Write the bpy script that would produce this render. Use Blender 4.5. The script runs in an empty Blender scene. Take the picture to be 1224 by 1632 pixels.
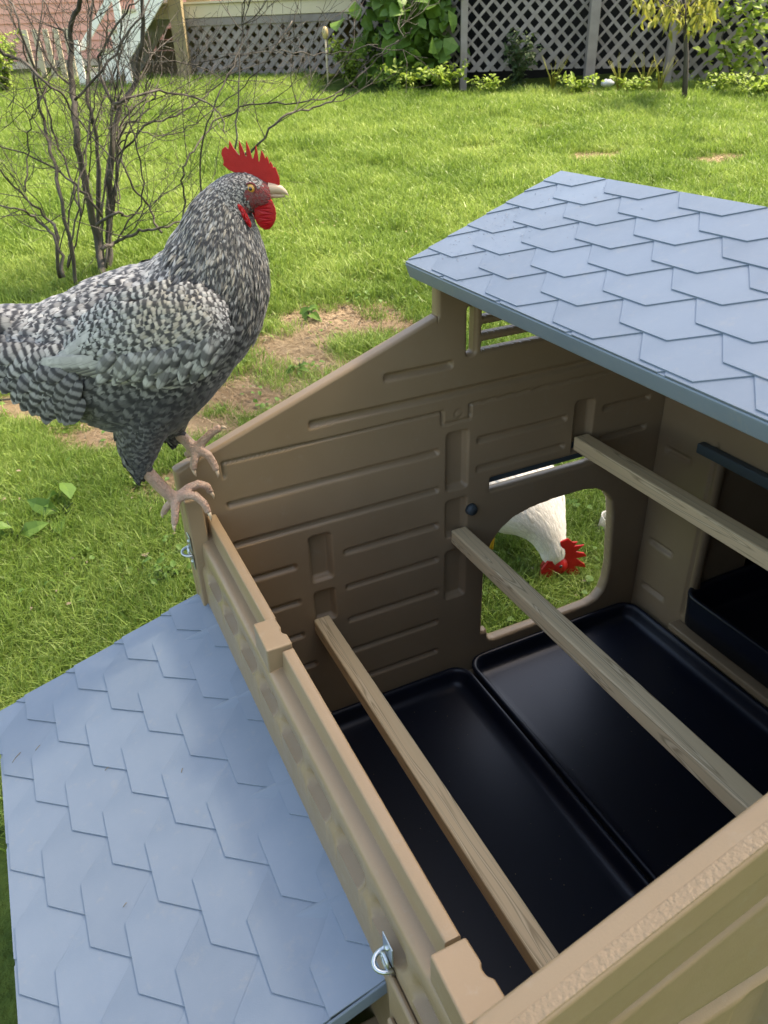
import bpy, bmesh, math, random
import numpy as np
from mathutils import Vector, Matrix, noise
from mathutils.bvhtree import BVHTree

random.seed(7); np.random.seed(7)
scene = bpy.context.scene
COL = scene.collection
R = math.radians

# ------------------------------------------------------------------ camera
YAW, PITCH, ROLL = 0.430735, -0.542993, -0.0376136
CAM = Vector((-0.269, -1.387, 1.6))
fwd = Vector((math.sin(YAW)*math.cos(PITCH), math.cos(YAW)*math.cos(PITCH), math.sin(PITCH)))
rt0 = Vector((math.cos(YAW), -math.sin(YAW), 0)); up0 = rt0.cross(fwd)
rt = rt0*math.cos(ROLL)+up0*math.sin(ROLL); up = -rt0*math.sin(ROLL)+up0*math.cos(ROLL)
cd = bpy.data.cameras.new('camera'); cam = bpy.data.objects.new('camera', cd); COL.objects.link(cam)
cd.sensor_fit = 'VERTICAL'; cd.sensor_height = 36.0; cd.lens = 36.0*1225.45/1632
cd.dof.use_dof = True; cd.dof.focus_distance = 1.55; cd.dof.aperture_fstop = 11
cd.clip_start = 0.02; cd.clip_end = 600
cam.matrix_world = Matrix(((rt.x, up.x, -fwd.x, CAM.x), (rt.y, up.y, -fwd.y, CAM.y), (rt.z, up.z, -fwd.z, CAM.z), (0, 0, 0, 1)))
scene.camera = cam

# ------------------------------------------------------------------ world, sun, exposure
SUN_EL, SUN_AZ = R(58), R(95)           # azimuth clockwise from +Y
w = bpy.data.worlds.new('World'); scene.world = w; w.use_nodes = True
nt = w.node_tree; nt.nodes.clear()
o_ = nt.nodes.new('ShaderNodeOutputWorld'); b_ = nt.nodes.new('ShaderNodeBackground'); s_ = nt.nodes.new('ShaderNodeTexSky')
s_.sky_type = 'NISHITA'; s_.sun_disc = False; s_.sun_elevation = SUN_EL; s_.sun_rotation = SUN_AZ
s_.air_density = 1.0; s_.dust_density = 2.0; s_.ozone_density = 1.0
b_.inputs[1].default_value = 0.15
nt.links.new(s_.outputs[0], b_.inputs[0]); nt.links.new(b_.outputs[0], o_.inputs[0])
sd_ = bpy.data.lights.new('sun', 'SUN'); sd_.energy = 4.6; sd_.angle = R(7.0); sd_.color = (1.0, 0.94, 0.84)
sun = bpy.data.objects.new('sun', sd_); COL.objects.link(sun)
sv = Vector((math.sin(SUN_AZ)*math.cos(SUN_EL), math.cos(SUN_AZ)*math.cos(SUN_EL), math.sin(SUN_EL)))
sun.rotation_euler = sv.to_track_quat('Z', 'Y').to_euler(); sun.location = sv*20
scene.view_settings.view_transform = 'Standard'; scene.view_settings.look = 'None'
scene.view_settings.exposure = 1.9; scene.view_settings.gamma = 1.0; scene.view_settings.use_curve_mapping = False
scene.view_settings.use_white_balance = True; scene.view_settings.white_balance_temperature = 8000; scene.view_settings.white_balance_tint = 11   # set for the shade, as the phone did

# ------------------------------------------------------------------ helpers
def tag(o, label=None, cat=None, group=None, kind=None):
    if label: o['label'] = label
    if cat: o['category'] = cat
    if group: o['group'] = group
    if kind: o['kind'] = kind
    return o
def empty(name, loc=(0, 0, 0), rz=0):
    o = bpy.data.objects.new(name, None); COL.objects.link(o); o.location = loc; o.rotation_euler[2] = rz
    o.empty_display_size = .1
    return o
def mk(name, V, F, mat, parent=None, smooth=False, uvs=None, attrs=None, mats=None, fmat=None):
    me = bpy.data.meshes.new(name)
    me.from_pydata([tuple(v) for v in V], [], [tuple(f) for f in F])
    for m in (mats or [mat]): me.materials.append(m)
    if fmat is not None: me.polygons.foreach_set('material_index', np.asarray(fmat, dtype=np.int32))
    if smooth: me.polygons.foreach_set('use_smooth', np.ones(len(me.polygons), dtype=bool))
    if uvs is not None:                    # per vertex uv
        ul = me.uv_layers.new(name='UVMap'); li = np.empty(len(me.loops), dtype=np.int32); me.loops.foreach_get('vertex_index', li)
        ul.data.foreach_set('uv', np.asarray(uvs, dtype=np.float32)[li].ravel())
    if attrs:
        for an, av in attrs.items():
            a = me.attributes.new(an, 'FLOAT_VECTOR', 'POINT'); a.data.foreach_set('vector', np.asarray(av, dtype=np.float32).ravel())
    me.update()
    o = bpy.data.objects.new(name, me); COL.objects.link(o)
    if parent: o.parent = parent
    return o
class MB:
    def __init__(s): s.V = []; s.F = []
    def box(s, x0, x1, y0, y1, z0, z1, M=None):
        b = len(s.V)
        for z in (z0, z1):
            for x, y in ((x0, y0), (x1, y0), (x1, y1), (x0, y1)):
                p = Vector((x, y, z)); s.V.append(M @ p if M else p)
        for f in ((3, 2, 1, 0), (4, 5, 6, 7), (0, 1, 5, 4), (1, 2, 6, 5), (2, 3, 7, 6), (3, 0, 4, 7)): s.F.append([b+i for i in f])
    def tube(s, pts, rad, n=6, cap=True):
        pts = [Vector(p) for p in pts]; b = len(s.V); prev = None
        for i, p in enumerate(pts):
            t = (pts[min(i+1, len(pts)-1)]-pts[max(i-1, 0)]).normalized()
            if prev is None: a = t.orthogonal().normalized()
            else: a = (prev-t*prev.dot(t)); a = a.normalized() if a.length > 1e-6 else t.orthogonal().normalized()
            prev = a; c = t.cross(a); r = rad[i] if hasattr(rad, '__len__') else rad
            for k in range(n):
                an = 2*math.pi*k/n; s.V.append(p+(a*math.cos(an)+c*math.sin(an))*r)
        for i in range(len(pts)-1):
            for k in range(n): s.F.append([b+i*n+k, b+i*n+(k+1) % n, b+(i+1)*n+(k+1) % n, b+(i+1)*n+k])
        if cap: s.F.append([b+k for k in range(n)][::-1]); s.F.append([b+(len(pts)-1)*n+k for k in range(n)])
    def sphere(s, c, rx, ry=None, rz=None, n=10, m=7, M=None):
        ry = rx if ry is None else ry; rz = rx if rz is None else rz; b = len(s.V); c = Vector(c)
        for i in range(m+1):
            ph = math.pi*i/m
            for k in range(n):
                th = 2*math.pi*k/n; p = Vector((rx*math.sin(ph)*math.cos(th), ry*math.sin(ph)*math.sin(th), rz*math.cos(ph)))
                s.V.append(c+(M @ p if M else p))
        for i in range(m):
            for k in range(n): s.F.append([b+i*n+k, b+(i+1)*n+k, b+(i+1)*n+(k+1) % n, b+i*n+(k+1) % n])
    def prism(s, poly, y0, y1, axis='y'):          # polygon in (x,z) extruded along y, or (x,y) along z
        b = len(s.V); n = len(poly)
        for t in (y0, y1):
            for p in poly: s.V.append(Vector((p[0], t, p[1])) if axis == 'y' else Vector((p[0], p[1], t)))
        s.F.append([b+i for i in range(n)]); s.F.append([b+n+i for i in range(n)][::-1])
        for i in range(n): s.F.append([b+i, b+n+i, b+n+(i+1) % n, b+(i+1) % n])
    def build(s, name, mat, parent=None, smooth=False, bevel=0, seg=2):
        o = mk(name, s.V, s.F, mat, parent, smooth)
        bm = bmesh.new(); bm.from_mesh(o.data); bmesh.ops.remove_doubles(bm, verts=bm.verts, dist=1e-6)
        bmesh.ops.recalc_face_normals(bm, faces=bm.faces); bm.to_mesh(o.data); bm.free()
        if bevel:
            m = o.modifiers.new('bevel', 'BEVEL'); m.width = bevel; m.segments = seg; m.limit_method = 'ANGLE'; m.angle_limit = R(35)
            o.data.polygons.foreach_set('use_smooth', np.ones(len(o.data.polygons), dtype=bool))
            m2 = o.modifiers.new('wn', 'WEIGHTED_NORMAL'); m2.keep_sharp = True
        return o

# ------------------------------------------------------------------ materials
def mat(name, base=(.5, .5, .5), rough=.5, spec=.5, metal=0, col2=None, nscale=8, nmix=.5, bump=0, bscale=200, trans=0, stretch=(1, 1, 1), bdist=.001, sub=0, rnd=0, coat=0):
    m = bpy.data.materials.new(name); m.use_nodes = True; t = m.node_tree; p = t.nodes['Principled BSDF']
    p.inputs['Base Color'].default_value = (*base, 1); p.inputs['Roughness'].default_value = rough
    p.inputs['Specular IOR Level'].default_value = spec; p.inputs['Metallic'].default_value = metal
    if coat: p.inputs['Coat Weight'].default_value = coat; p.inputs['Coat Roughness'].default_value = .3
    if sub: p.inputs['Subsurface Weight'].default_value = sub; p.inputs['Subsurface Radius'].default_value = (.01, .003, .002)
    N = t.nodes.new; L = t.links.new
    tc = N('ShaderNodeTexCoord'); mp = N('ShaderNodeMapping'); mp.inputs['Scale'].default_value = stretch; L(tc.outputs['Object'], mp.inputs['Vector'])
    colout = None
    if col2 is not None:
        n = N('ShaderNodeTexNoise'); n.inputs['Scale'].default_value = nscale; n.inputs['Detail'].default_value = 6; n.inputs['Roughness'].default_value = .6
        L(mp.outputs[0], n.inputs['Vector'])
        r = N('ShaderNodeValToRGB'); r.color_ramp.elements[0].position = .5-nmix/2; r.color_ramp.elements[1].position = .5+nmix/2
        r.color_ramp.elements[0].color = (*base, 1); r.color_ramp.elements[1].color = (*col2, 1); L(n.outputs['Fac'], r.inputs[0]); colout = r.outputs[0]
    if rnd:
        oi = N('ShaderNodeObjectInfo'); hs = N('ShaderNodeHueSaturation'); mr = N('ShaderNodeMapRange'); mr.inputs[3].default_value = 1-rnd; mr.inputs[4].default_value = 1+rnd
        L(oi.outputs['Random'], mr.inputs[0]); L(mr.outputs[0], hs.inputs['Value'])
        if colout: L(colout, hs.inputs['Color'])
        else: hs.inputs['Color'].default_value = (*base, 1)
        colout = hs.outputs[0]
    if colout: L(colout, p.inputs['Base Color'])
    if bump:
        n2 = N('ShaderNodeTexNoise'); n2.inputs['Scale'].default_value = bscale; n2.inputs['Detail'].default_value = 3; L(mp.outputs[0], n2.inputs['Vector'])
        bp = N('ShaderNodeBump'); bp.inputs['Strength'].default_value = bump; bp.inputs['Distance'].default_value = bdist; L(n2.outputs['Fac'], bp.inputs['Height']); L(bp.outputs[0], p.inputs['Normal'])
    if trans:
        tr = N('ShaderNodeBsdfTranslucent'); ms = N('ShaderNodeMixShader'); ms.inputs[0].default_value = trans
        out = t.nodes['Material Output']; L(p.outputs[0], ms.inputs[1]); L(tr.outputs[0], ms.inputs[2]); L(ms.outputs[0], out.inputs['Surface'])
        if colout: L(colout, tr.inputs['Color'])
        else: tr.inputs['Color'].default_value = (*base, 1)
    return m

M = {}
M['tan'] = mat('tan_plastic', (.262, .184, .106), .40, .42, col2=(.300, .216, .130), nscale=5, bump=.35, bscale=420, bdist=.0006)
M['roof'] = mat('blue_grey_plastic', (.150, .195, .245), .34, .5, col2=(.188, .232, .280), nscale=9, bump=.3, bscale=600, bdist=.0004, rnd=.05)
def wear(m, lo, hi, sc):
    t = m.node_tree; n = t.nodes.new('ShaderNodeTexNoise'); n.inputs['Scale'].default_value = sc; n.inputs['Detail'].default_value = 8; n.inputs['Roughness'].default_value = .7; c = t.nodes.new('ShaderNodeTexCoord'); r = t.nodes.new('ShaderNodeMapRange')
    r.inputs[1].default_value = .35; r.inputs[2].default_value = .68; r.inputs[3].default_value = lo; r.inputs[4].default_value = hi; g = t.nodes.new('ShaderNodeNewGeometry'); t.links.new(g.outputs['Position'], n.inputs['Vector']); t.links.new(n.outputs['Fac'], r.inputs[0]); t.links.new(r.outputs[0], t.nodes['Principled BSDF'].inputs['Roughness'])
    p = t.nodes['Principled BSDF']; l = p.inputs['Base Color'].links[0].from_socket; n2 = t.nodes.new('ShaderNodeTexNoise'); n2.inputs['Scale'].default_value = 34; n2.inputs['Detail'].default_value = 10; n2.inputs['Roughness'].default_value = .75; t.links.new(g.outputs['Position'], n2.inputs['Vector'])
    r2 = t.nodes.new('ShaderNodeMapRange'); r2.inputs[1].default_value = .56; r2.inputs[2].default_value = .80; r2.inputs[4].default_value = .38; mx = t.nodes.new('ShaderNodeMixRGB'); mx.inputs[2].default_value = (.34, .31, .25, 1); t.links.new(n2.outputs['Fac'], r2.inputs[0]); t.links.new(r2.outputs[0], mx.inputs[0]); t.links.new(l, mx.inputs[1]); t.links.new(mx.outputs[0], p.inputs['Base Color'])
wear(M['tan'], .32, .52, 7); wear(M['roof'], .28, .50, 6)
M['roofdark'] = mat('slate_plastic', (.055, .075, .085), .5, .4, bump=.2, bscale=500, bdist=.0004)
M['black'] = mat('black_plastic', (.0045, .0075, .016), .38, .42, bump=.25, bscale=900, bdist=.0003)
M['metal'] = mat('zinc_metal', (.55, .60, .62), .28, .5, metal=1, bump=.2, bscale=300)
M['stem'] = mat('dry_stem', (.20, .16, .10), .8)
M['drop'] = mat('water', (.8, .85, .9), .02, .5); M['drop'].node_tree.nodes['Principled BSDF'].inputs['Transmission Weight'].default_value = 1
M['bark'] = mat('grey_bark', (.030, .024, .020), .85, .2, col2=(.11, .10, .088), nscale=14, nmix=.35, bump=.8, bscale=60, stretch=(1, 1, .25), bdist=.004)
M['lattice'] = mat('weathered_lath', (.20, .17, .16), .85, .2, col2=(.28, .25, .235), nscale=6, bump=.4, bscale=90, rnd=.12, stretch=(1, 1, 1))
M['beige'] = mat('beige_board', (.50, .43, .31), .8, .2, col2=(.58, .51, .39), nscale=4)
M['olivewood'] = mat('stained_board', (.20, .16, .09), .85, .2, col2=(.27, .22, .13), nscale=6)
M['siding'] = mat('salmon_siding', (.74, .36, .27), .75, .2, col2=(.80, .44, .34), nscale=3, rnd=.05)
M['white'] = mat('white_paint', (.80, .78, .73), .6, .3)
M['dark'] = mat('shade_and_pane_black', (.02, .02, .02), .9, .1)  # painted shade under deck and in stair gaps; also pane and wall core
M['deck'] = mat('deck_board', (.22, .19, .16), .85, .2)
M['leafA'] = mat('bright_leaf', (.15, .25, .03), .55, .3, col2=(.26, .34, .06), nscale=9, trans=.4, rnd=.1)
M['leafB'] = mat('vine_leaf', (.085, .18, .032), .5, .35, col2=(.15, .26, .05), nscale=7, trans=.4)
M['leafY'] = mat('yellow_leaf', (.30, .28, .05), .55, .3, col2=(.16, .20, .04), nscale=9, trans=.4)
M['leafD'] = mat('dark_leaf', (.035, .06, .025), .55, .3, col2=(.07, .11, .04), nscale=9, trans=.3)

# wood for the roosts
def wood(name):
    m = bpy.data.materials.new(name); m.use_nodes = True; t = m.node_tree; p = t.nodes['Principled BSDF']; N = t.nodes.new; L = t.links.new
    tc = N('ShaderNodeTexCoord'); mp = N('ShaderNodeMapping'); mp.inputs['Scale'].default_value = (1, .045, 1); L(tc.outputs['Object'], mp.inputs[0])
    oi = N('ShaderNodeObjectInfo'); ad = N('ShaderNodeVectorMath'); ad.operation = 'ADD'; L(mp.outputs[0], ad.inputs[0])
    cb = N('ShaderNodeCombineXYZ'); mu = N('ShaderNodeMath'); mu.operation = 'MULTIPLY'; mu.inputs[1].default_value = 3.1; L(oi.outputs['Random'], mu.inputs[0]); L(mu.outputs[0], cb.inputs[1]); L(cb.outputs[0], ad.inputs[1])
    n = N('ShaderNodeTexNoise'); n.inputs['Scale'].default_value = 26; n.inputs['Detail'].default_value = 2; L(ad.outputs[0], n.inputs['Vector'])
    wv = N('ShaderNodeMath'); wv.operation = 'MULTIPLY'; wv.inputs[1].default_value = 46; L(n.outputs['Fac'], wv.inputs[0])
    sn = N('ShaderNodeMath'); sn.operation = 'SINE'; L(wv.outputs[0], sn.inputs[0])
    r = N('ShaderNodeValToRGB'); e = r.color_ramp.elements; e[0].position = .0; e[0].color = (.74, .57, .33, 1); e[1].position = 1; e[1].color = (.82, .66, .41, 1)
    x = e.new(.72); x.color = (.76, .59, .35, 1); y = e.new(.93); y.color = (.46, .34, .19, 1)
    mr = N('ShaderNodeMapRange'); mr.inputs[1].default_value = -1; mr.inputs[2].default_value = 1; L(sn.outputs[0], mr.inputs[0]); L(mr.outputs[0], r.inputs[0])
    n3 = N('ShaderNodeTexNoise'); n3.inputs['Scale'].default_value = 5; mp3 = N('ShaderNodeMapping'); mp3.inputs['Scale'].default_value = (1, .5, 1); L(tc.outputs['Object'], mp3.inputs[0]); L(mp3.outputs[0], n3.inputs['Vector'])
    mx = N('ShaderNodeMixRGB'); mx.blend_type = 'MULTIPLY'; mx.inputs[0].default_value = .15; L(r.outputs[0], mx.inputs[1]); L(n3.outputs['Fac'], mx.inputs[2])
    L(mx.outputs[0], p.inputs['Base Color']); p.inputs['Roughness'].default_value = .62
    bp = N('ShaderNodeBump'); bp.inputs['Strength'].default_value = .25; bp.inputs['Distance'].default_value = .001; L(mr.outputs[0], bp.inputs['Height']); L(bp.outputs[0], p.inputs['Normal'])
    return m
M['wood'] = wood('pine_wood')

# ------------------------------------------------------------------ terrain
HD = Vector((0.4175, 0.9087, 0))
def softplus(x, k=1.2): return math.log1p(math.exp(min(x*k, 40)))/k
def gz(x, y):
    d = (x-CAM.x)*HD.x+(y-CAM.y)*HD.y
    z = .158*(softplus(d-3.2)-softplus(d-13.5))
    bump = .012*noise.noise(Vector((x*1.3, y*1.3, 3))) + .03*noise.noise(Vector((x*.35, y*.35, 9)))*min(1, max(0, (d-2.5)/3))
    near = min(1, max(0, (d-2.2)/1.0)) if d > 0 else 0
    return z + bump*max(near, .25)
def gpt(px, py):                      # point of the lawn seen at a pixel
    dr = (fwd+rt*((px-612)/1225.45)-up*((py-816)/1225.45))
    t = .3
    while t < 60:
        p = CAM+dr*t
        if p.z < gz(p.x, p.y): break
        t += .02
    return p
def fpt(px, py, depth):               # point at a horizontal depth from the viewpoint
    dr = (fwd+rt*((px-612)/1225.45)-up*((py-816)/1225.45)); t = depth/(dr.x*HD.x+dr.y*HD.y)
    return CAM+dr*t

# dirt patches: centre, radii
DIRT = [(gpt(545, 520), .42, .30), (gpt(470, 560), .35, .30), (gpt(370, 640), .40, .22), (gpt(90, 650), .50, .20), (gpt(240, 690), .42, .20), (gpt(280, 780), .16, .12), (gpt(730, 360), 0.01, .01)]
THIN = [(gpt(1160, 255), .45, .18), (gpt(930, 252), .5, .16), (gpt(760, 240), .25, .12), (gpt(200, 130), .3, .1), (gpt(860, 205), .4, .15), (gpt(1000, 150), 1.6, .22)]
def dirt(x, y):
    v = 0
    n = noise.noise(Vector((x*3.1, y*3.1, 1)))*.45+noise.noise(Vector((x*9, y*9, 5)))*.3
    for L_, amp in ((DIRT, 1.0), (THIN, .75)):
        for c, a, b in L_:
            dx, dy = x-c.x, y-c.y; u = dx*HD.y-dy*HD.x; q = dx*HD.x+dy*HD.y
            e = math.sqrt((u/a)**2+(q/b)**2); s = min(1, max(0, 1.35-e+n))*amp; v = max(v, s)
    return v

def ground():
    xs = np.unique(np.concatenate([np.linspace(-60, -6, 19), np.linspace(-6, 14, 190), np.linspace(14, 90, 20)]))
    ys = np.unique(np.concatenate([np.linspace(-60, -3, 16), np.linspace(-3, 15, 180), np.linspace(15, 120, 20)]))
    V = []; A = []
    for y in ys:
        for x in xs:
            V.append((x, y, gz(x, y)-.004)); A.append((dirt(x, y) if (-6 < x < 14 and -3 < y < 15) else 0, 0, 0))
    nx = len(xs); F = [(j*nx+i, j*nx+i+1, (j+1)*nx+i+1, (j+1)*nx+i) for j in range(len(ys)-1) for i in range(nx-1)]
    m = bpy.data.materials.new('lawn_soil'); m.use_nodes = True; t = m.node_tree; p = t.nodes['Principled BSDF']; N = t.nodes.new; L = t.links.new
    at = N('ShaderNodeAttribute'); at.attribute_name = 'dirt'; tc = N('ShaderNodeTexCoord')
    n1 = N('ShaderNodeTexNoise'); n1.inputs['Scale'].default_value = 14; n1.inputs['Detail'].default_value = 8; L(tc.outputs['Object'], n1.inputs['Vector'])
    r1 = N('ShaderNodeValToRGB'); r1.color_ramp.elements[0].color = (.040, .070, .014, 1); r1.color_ramp.elements[1].color = (.085, .125, .025, 1); r1.color_ramp.elements[0].position = .35; r1.color_ramp.elements[1].position = .65; L(n1.outputs['Fac'], r1.inputs[0])
    n2 = N('ShaderNodeTexNoise'); n2.inputs['Scale'].default_value = 45; n2.inputs['Detail'].default_value = 8; L(tc.outputs['Object'], n2.inputs['Vector'])
    r2 = N('ShaderNodeValToRGB'); r2.color_ramp.elements[0].color = (.075, .050, .032, 1); r2.color_ramp.elements[1].color = (.30, .225, .145, 1); r2.color_ramp.elements[0].position = .35; r2.color_ramp.elements[1].position = .62; L(n2.outputs['Fac'], r2.inputs[0])
    sm = N('ShaderNodeMapRange'); sm.inputs[1].default_value = .15; sm.inputs[2].default_value = .5; L(at.outputs['Fac'], sm.inputs[0])
    mx = N('ShaderNodeMixRGB'); L(sm.outputs[0], mx.inputs[0]); L(r1.outputs[0], mx.inputs[1]); L(r2.outputs[0], mx.inputs[2]); L(mx.outputs[0], p.inputs['Base Color'])
    p.inputs['Roughness'].default_value = .95; p.inputs['Specular IOR Level'].default_value = .1
    bp = N('ShaderNodeBump'); bp.inputs['Strength'].default_value = 1; bp.inputs['Distance'].default_value = .02; L(n2.outputs['Fac'], bp.inputs['Height']); L(bp.outputs[0], p.inputs['Normal'])
    g = mk('ground', V, F, m, smooth=True)
    a = g.data.attributes.new('dirt', 'FLOAT', 'POINT'); a.data.foreach_set('value', np.array([q[0] for q in A], dtype=np.float32))
    tag(g, kind='structure')
ground()

# ------------------------------------------------------------------ coop
coop = empty('chicken_coop', (0, 0, 0))
tag(coop, 'tan plastic chicken coop with blue grey shingle roof, one roof half taken off', 'chicken coop')
def sstep(a, b, x): t = np.clip((x-a)/(b-a), 0, 1); return t*t*(3-2*t)
def sdrect(U, V, u0, u1, v0, v1, r=.004):      # <0 inside
    qx = np.abs(U-(u0+u1)/2)-((u1-u0)/2-r); qy = np.abs(V-(v0+v1)/2)-((v1-v0)/2-r)
    return np.hypot(np.maximum(qx, 0), np.maximum(qy, 0))+np.minimum(np.maximum(qx, qy), 0)-r
def sdpoly(U, V, P):                            # <0 inside
    d = np.full(U.shape, 1e9); ins = np.zeros(U.shape, bool); n = len(P)
    for i in range(n):
        ax, ay = P[i]; bx, by = P[(i+1) % n]; ex, ey = bx-ax, by-ay
        h = np.clip(((U-ax)*ex+(V-ay)*ey)/(ex*ex+ey*ey+1e-12), 0, 1)
        d = np.minimum(d, np.hypot(U-ax-ex*h, V-ay-ey*h))
        c = ((ay <= V) & (V < by)) | ((by <= V) & (V < ay))
        with np.errstate(divide='ignore', invalid='ignore'): xi = ax+(V-ay)*(ex)/(ey if ey else 1e-12)
        ins ^= c & (U < xi)
    return np.where(ins, -d, d)
def grooves(U, V, feats):
    h = np.zeros(U.shape)
    for f in feats:
        u0, u1, v0, v1, dep = f[:5]; wd = f[5] if len(f) > 5 else .004; r = f[6] if len(f) > 6 else .004
        s = sdrect(U, V, u0, u1, v0, v1, min(r, (u1-u0)/2, (v1-v0)/2))
        h -= dep*1.35*(1-sstep(-wd*.9, wd*.3, s))
    return h
def panel(name, mapf, u0, u1, v0, v1, du, hf, keep, thick, mt, parent, rnd=.006, topf=None, vs=.80):
    us = np.linspace(u0, u1, int(round((u1-u0)/du))+1); vv = v0+du*np.arange(int((v1-v0)/du)+1); vv = np.append(vv[vv < v1-.3*du], v1)
    if topf is not None:
        vv = np.unique(np.concatenate([vv[vv < v1-rnd*1.6], v1-rnd*np.array([1.5, 1.2, 1, .8, .6, .42, .26, .13, .05, 0])]))
    nu, nv = len(us), len(vv); U, V = np.meshgrid(us, vv)
    if topf is not None:
        T = topf(U); k = v1-.10              # the last 10 cm keep their own scale, the band below takes up the slope
        V = np.where(V > k, T-(v1-V), np.where(V > vs, vs+(V-vs)/(k-vs)*(T-.10-vs), V))
    D = keep(U, V)
    for _ in range(2):
        e = 1e-4; gx = (keep(U+e, V)-keep(U-e, V))/(2*e); gy = (keep(U, V+e)-keep(U, V-e))/(2*e); g2 = gx*gx+gy*gy+1e-9
        near = (np.abs(D) < .62*du) if topf is None else (np.abs(D) < .62*du) & (V < topf(U)-.02) & (np.abs(V-v0) > du)
        sel = near if _ == 0 else sel & (np.abs(D) > 1e-6)
        U = np.where(sel, U-D*gx/g2, U); V = np.where(sel, V-D*gy/g2, V); D = keep(U, V)
    ok = D > -2e-4*1.0
    fm = ok[:-1, :-1] & ok[1:, :-1] & ok[:-1, 1:] & ok[1:, 1:]
    H = hf(U, V); q = np.clip(rnd-np.maximum(D, 0), 0, rnd); rr = rnd-np.sqrt(np.maximum(rnd*rnd-q*q, 0))
    F0 = mapf(U, V, H-rr); F1 = mapf(U, V, -thick+rr)
    n = nu*nv; VV = np.concatenate([np.stack(F0, -1).reshape(-1, 3), np.stack(F1, -1).reshape(-1, 3)])
    j, i = np.nonzero(fm); a = j*nu+i
    front = np.stack([a, a+1, a+nu+1, a+nu], 1); back = np.stack([a, a+nu, a+nu+1, a+1], 1)+n
    ed = np.concatenate([front[:, [0, 1]], front[:, [1, 2]], front[:, [2, 3]], front[:, [3, 0]]])
    key = np.minimum(ed[:, 0], ed[:, 1]).astype(np.int64)*(2*n)+np.maximum(ed[:, 0], ed[:, 1]); _, inv, cnt = np.unique(key, return_inverse=True, return_counts=True)
    be = ed[cnt[inv] == 1]; side = np.stack([be[:, 1], be[:, 0], be[:, 0]+n, be[:, 1]+n], 1)
    FF = np.concatenate([front, back, side]); used = np.unique(FF); rem = np.full(2*n, -1); rem[used] = np.arange(len(used))
    VV = VV[used]; FF = rem[FF]
    me = bpy.data.meshes.new(name); me.vertices.add(len(VV)); me.vertices.foreach_set('co', VV.astype(np.float32).ravel())
    me.loops.add(FF.size); me.loops.foreach_set('vertex_index', FF.astype(np.int32).ravel()); me.polygons.add(len(FF))
    me.polygons.foreach_set('loop_start', np.arange(0, FF.size, 4, dtype=np.int32)); me.polygons.foreach_set('loop_total', np.full(len(FF), 4, dtype=np.int32))
    me.polygons.foreach_set('use_smooth', np.ones(len(FF), bool)); me.update(calc_edges=True); me.validate(); me.materials.append(mt)
    o = bpy.data.objects.new(name, me); COL.objects.link(o); o.parent = parent
    return o

W1 = 1.19; YN = -1.11
DOOR = [(.652, .205), (.652, .43), (.660, .465), (.675, .50), (.700, .53), (.735, .553), (.79, .567), (.86, .573), (.96, .573), (1.005, .564), (1.038, .542), (1.060, .51), (1.070, .46), (1.085, .29), (1.083, .235), (1.073, .198), (1.05, .175), (1.02, .167), (.70, .165), (.682, .170), (.673, .182), (.672, .205)]
GAB = [(-.080, .0), (-.080, .900), (.5094, 1.1151), (.5095, 1.2211), (.813, 1.334), (1.205, 1.185), (1.205, 0)]
def far_keep(U, V):
    k = -sdpoly(U, V, GAB)
    for hole in (sdpoly(U, V, DOOR), sdrect(U, V, .660, .972, .655, .690, .004), sdrect(U, V, .584, .602, 1.018, 1.122, .003),
                 sdrect(U, V, .622, .84, 1.096, 1.114, .003), sdrect(U, V, .622, .84, 1.058, 1.078, .003), sdrect(U, V, .622, .84, 1.020, 1.040, .003)):
        k = np.minimum(k, hole)
    return k
FG = []
for i, z in enumerate((.80, .70, .60, .50, .40, .30, .20)):
    FG.append((.012 if i < 2 else .262, .513, z-.009, z+.006, .009, .005, .005))
    if i in (2, 3, 4): FG.append((-.02, .146, z-.009, z+.006, .009, .005, .005))
    if i in (5, 6): FG.append((-.02, .17, z-.009, z+.006, .009, .005, .005))
FG += [(.617, .874, .795, .810, .009, .005), (.617, .876, .718, .733, .009, .005), (.988, 1.14, .795, .810, .009, .005), (.988, 1.14, .712, .727, .009, .005),
       (.380, .547, .996, 1.012, .009, .005), (.205, 1.15, .928, .944, .008, .005),
       (.180, .232, .540, .665, .016, .006, .008), (.180, .232, .420, .510, .016, .006, .008),
       (.534, .592, .686, .838, .014, .006, .008), (.534, .592, .552, .658, .014, .006, .008), (.534, .592, .362, .511, .014, .006, .008),
       (.899, .957, .70, .838, .014, .006, .008), (.012, .524, .8935, .8985, .010, .0035), (.592, 1.16, .8965, .9015, .010, .0035),
       (.012, .018, .862, .898, .009, .0035), (.519, .525, .866, .898, .010, .0035), (.592, .598, .868, .901, .010, .0035),
       (.519, .598, .862, .867, .006, .0035)]
def far_h(U, V):
    h = grooves(U, V, FG)
    # main field sits a little behind the gable band
    h -= .005*(1-sstep(.858, .862, V))*0
    d = np.hypot(U-.5645, V-.882); h -= .003*(sstep(.012, .0105, d)-sstep(.0095, .008, d)); return h
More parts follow.
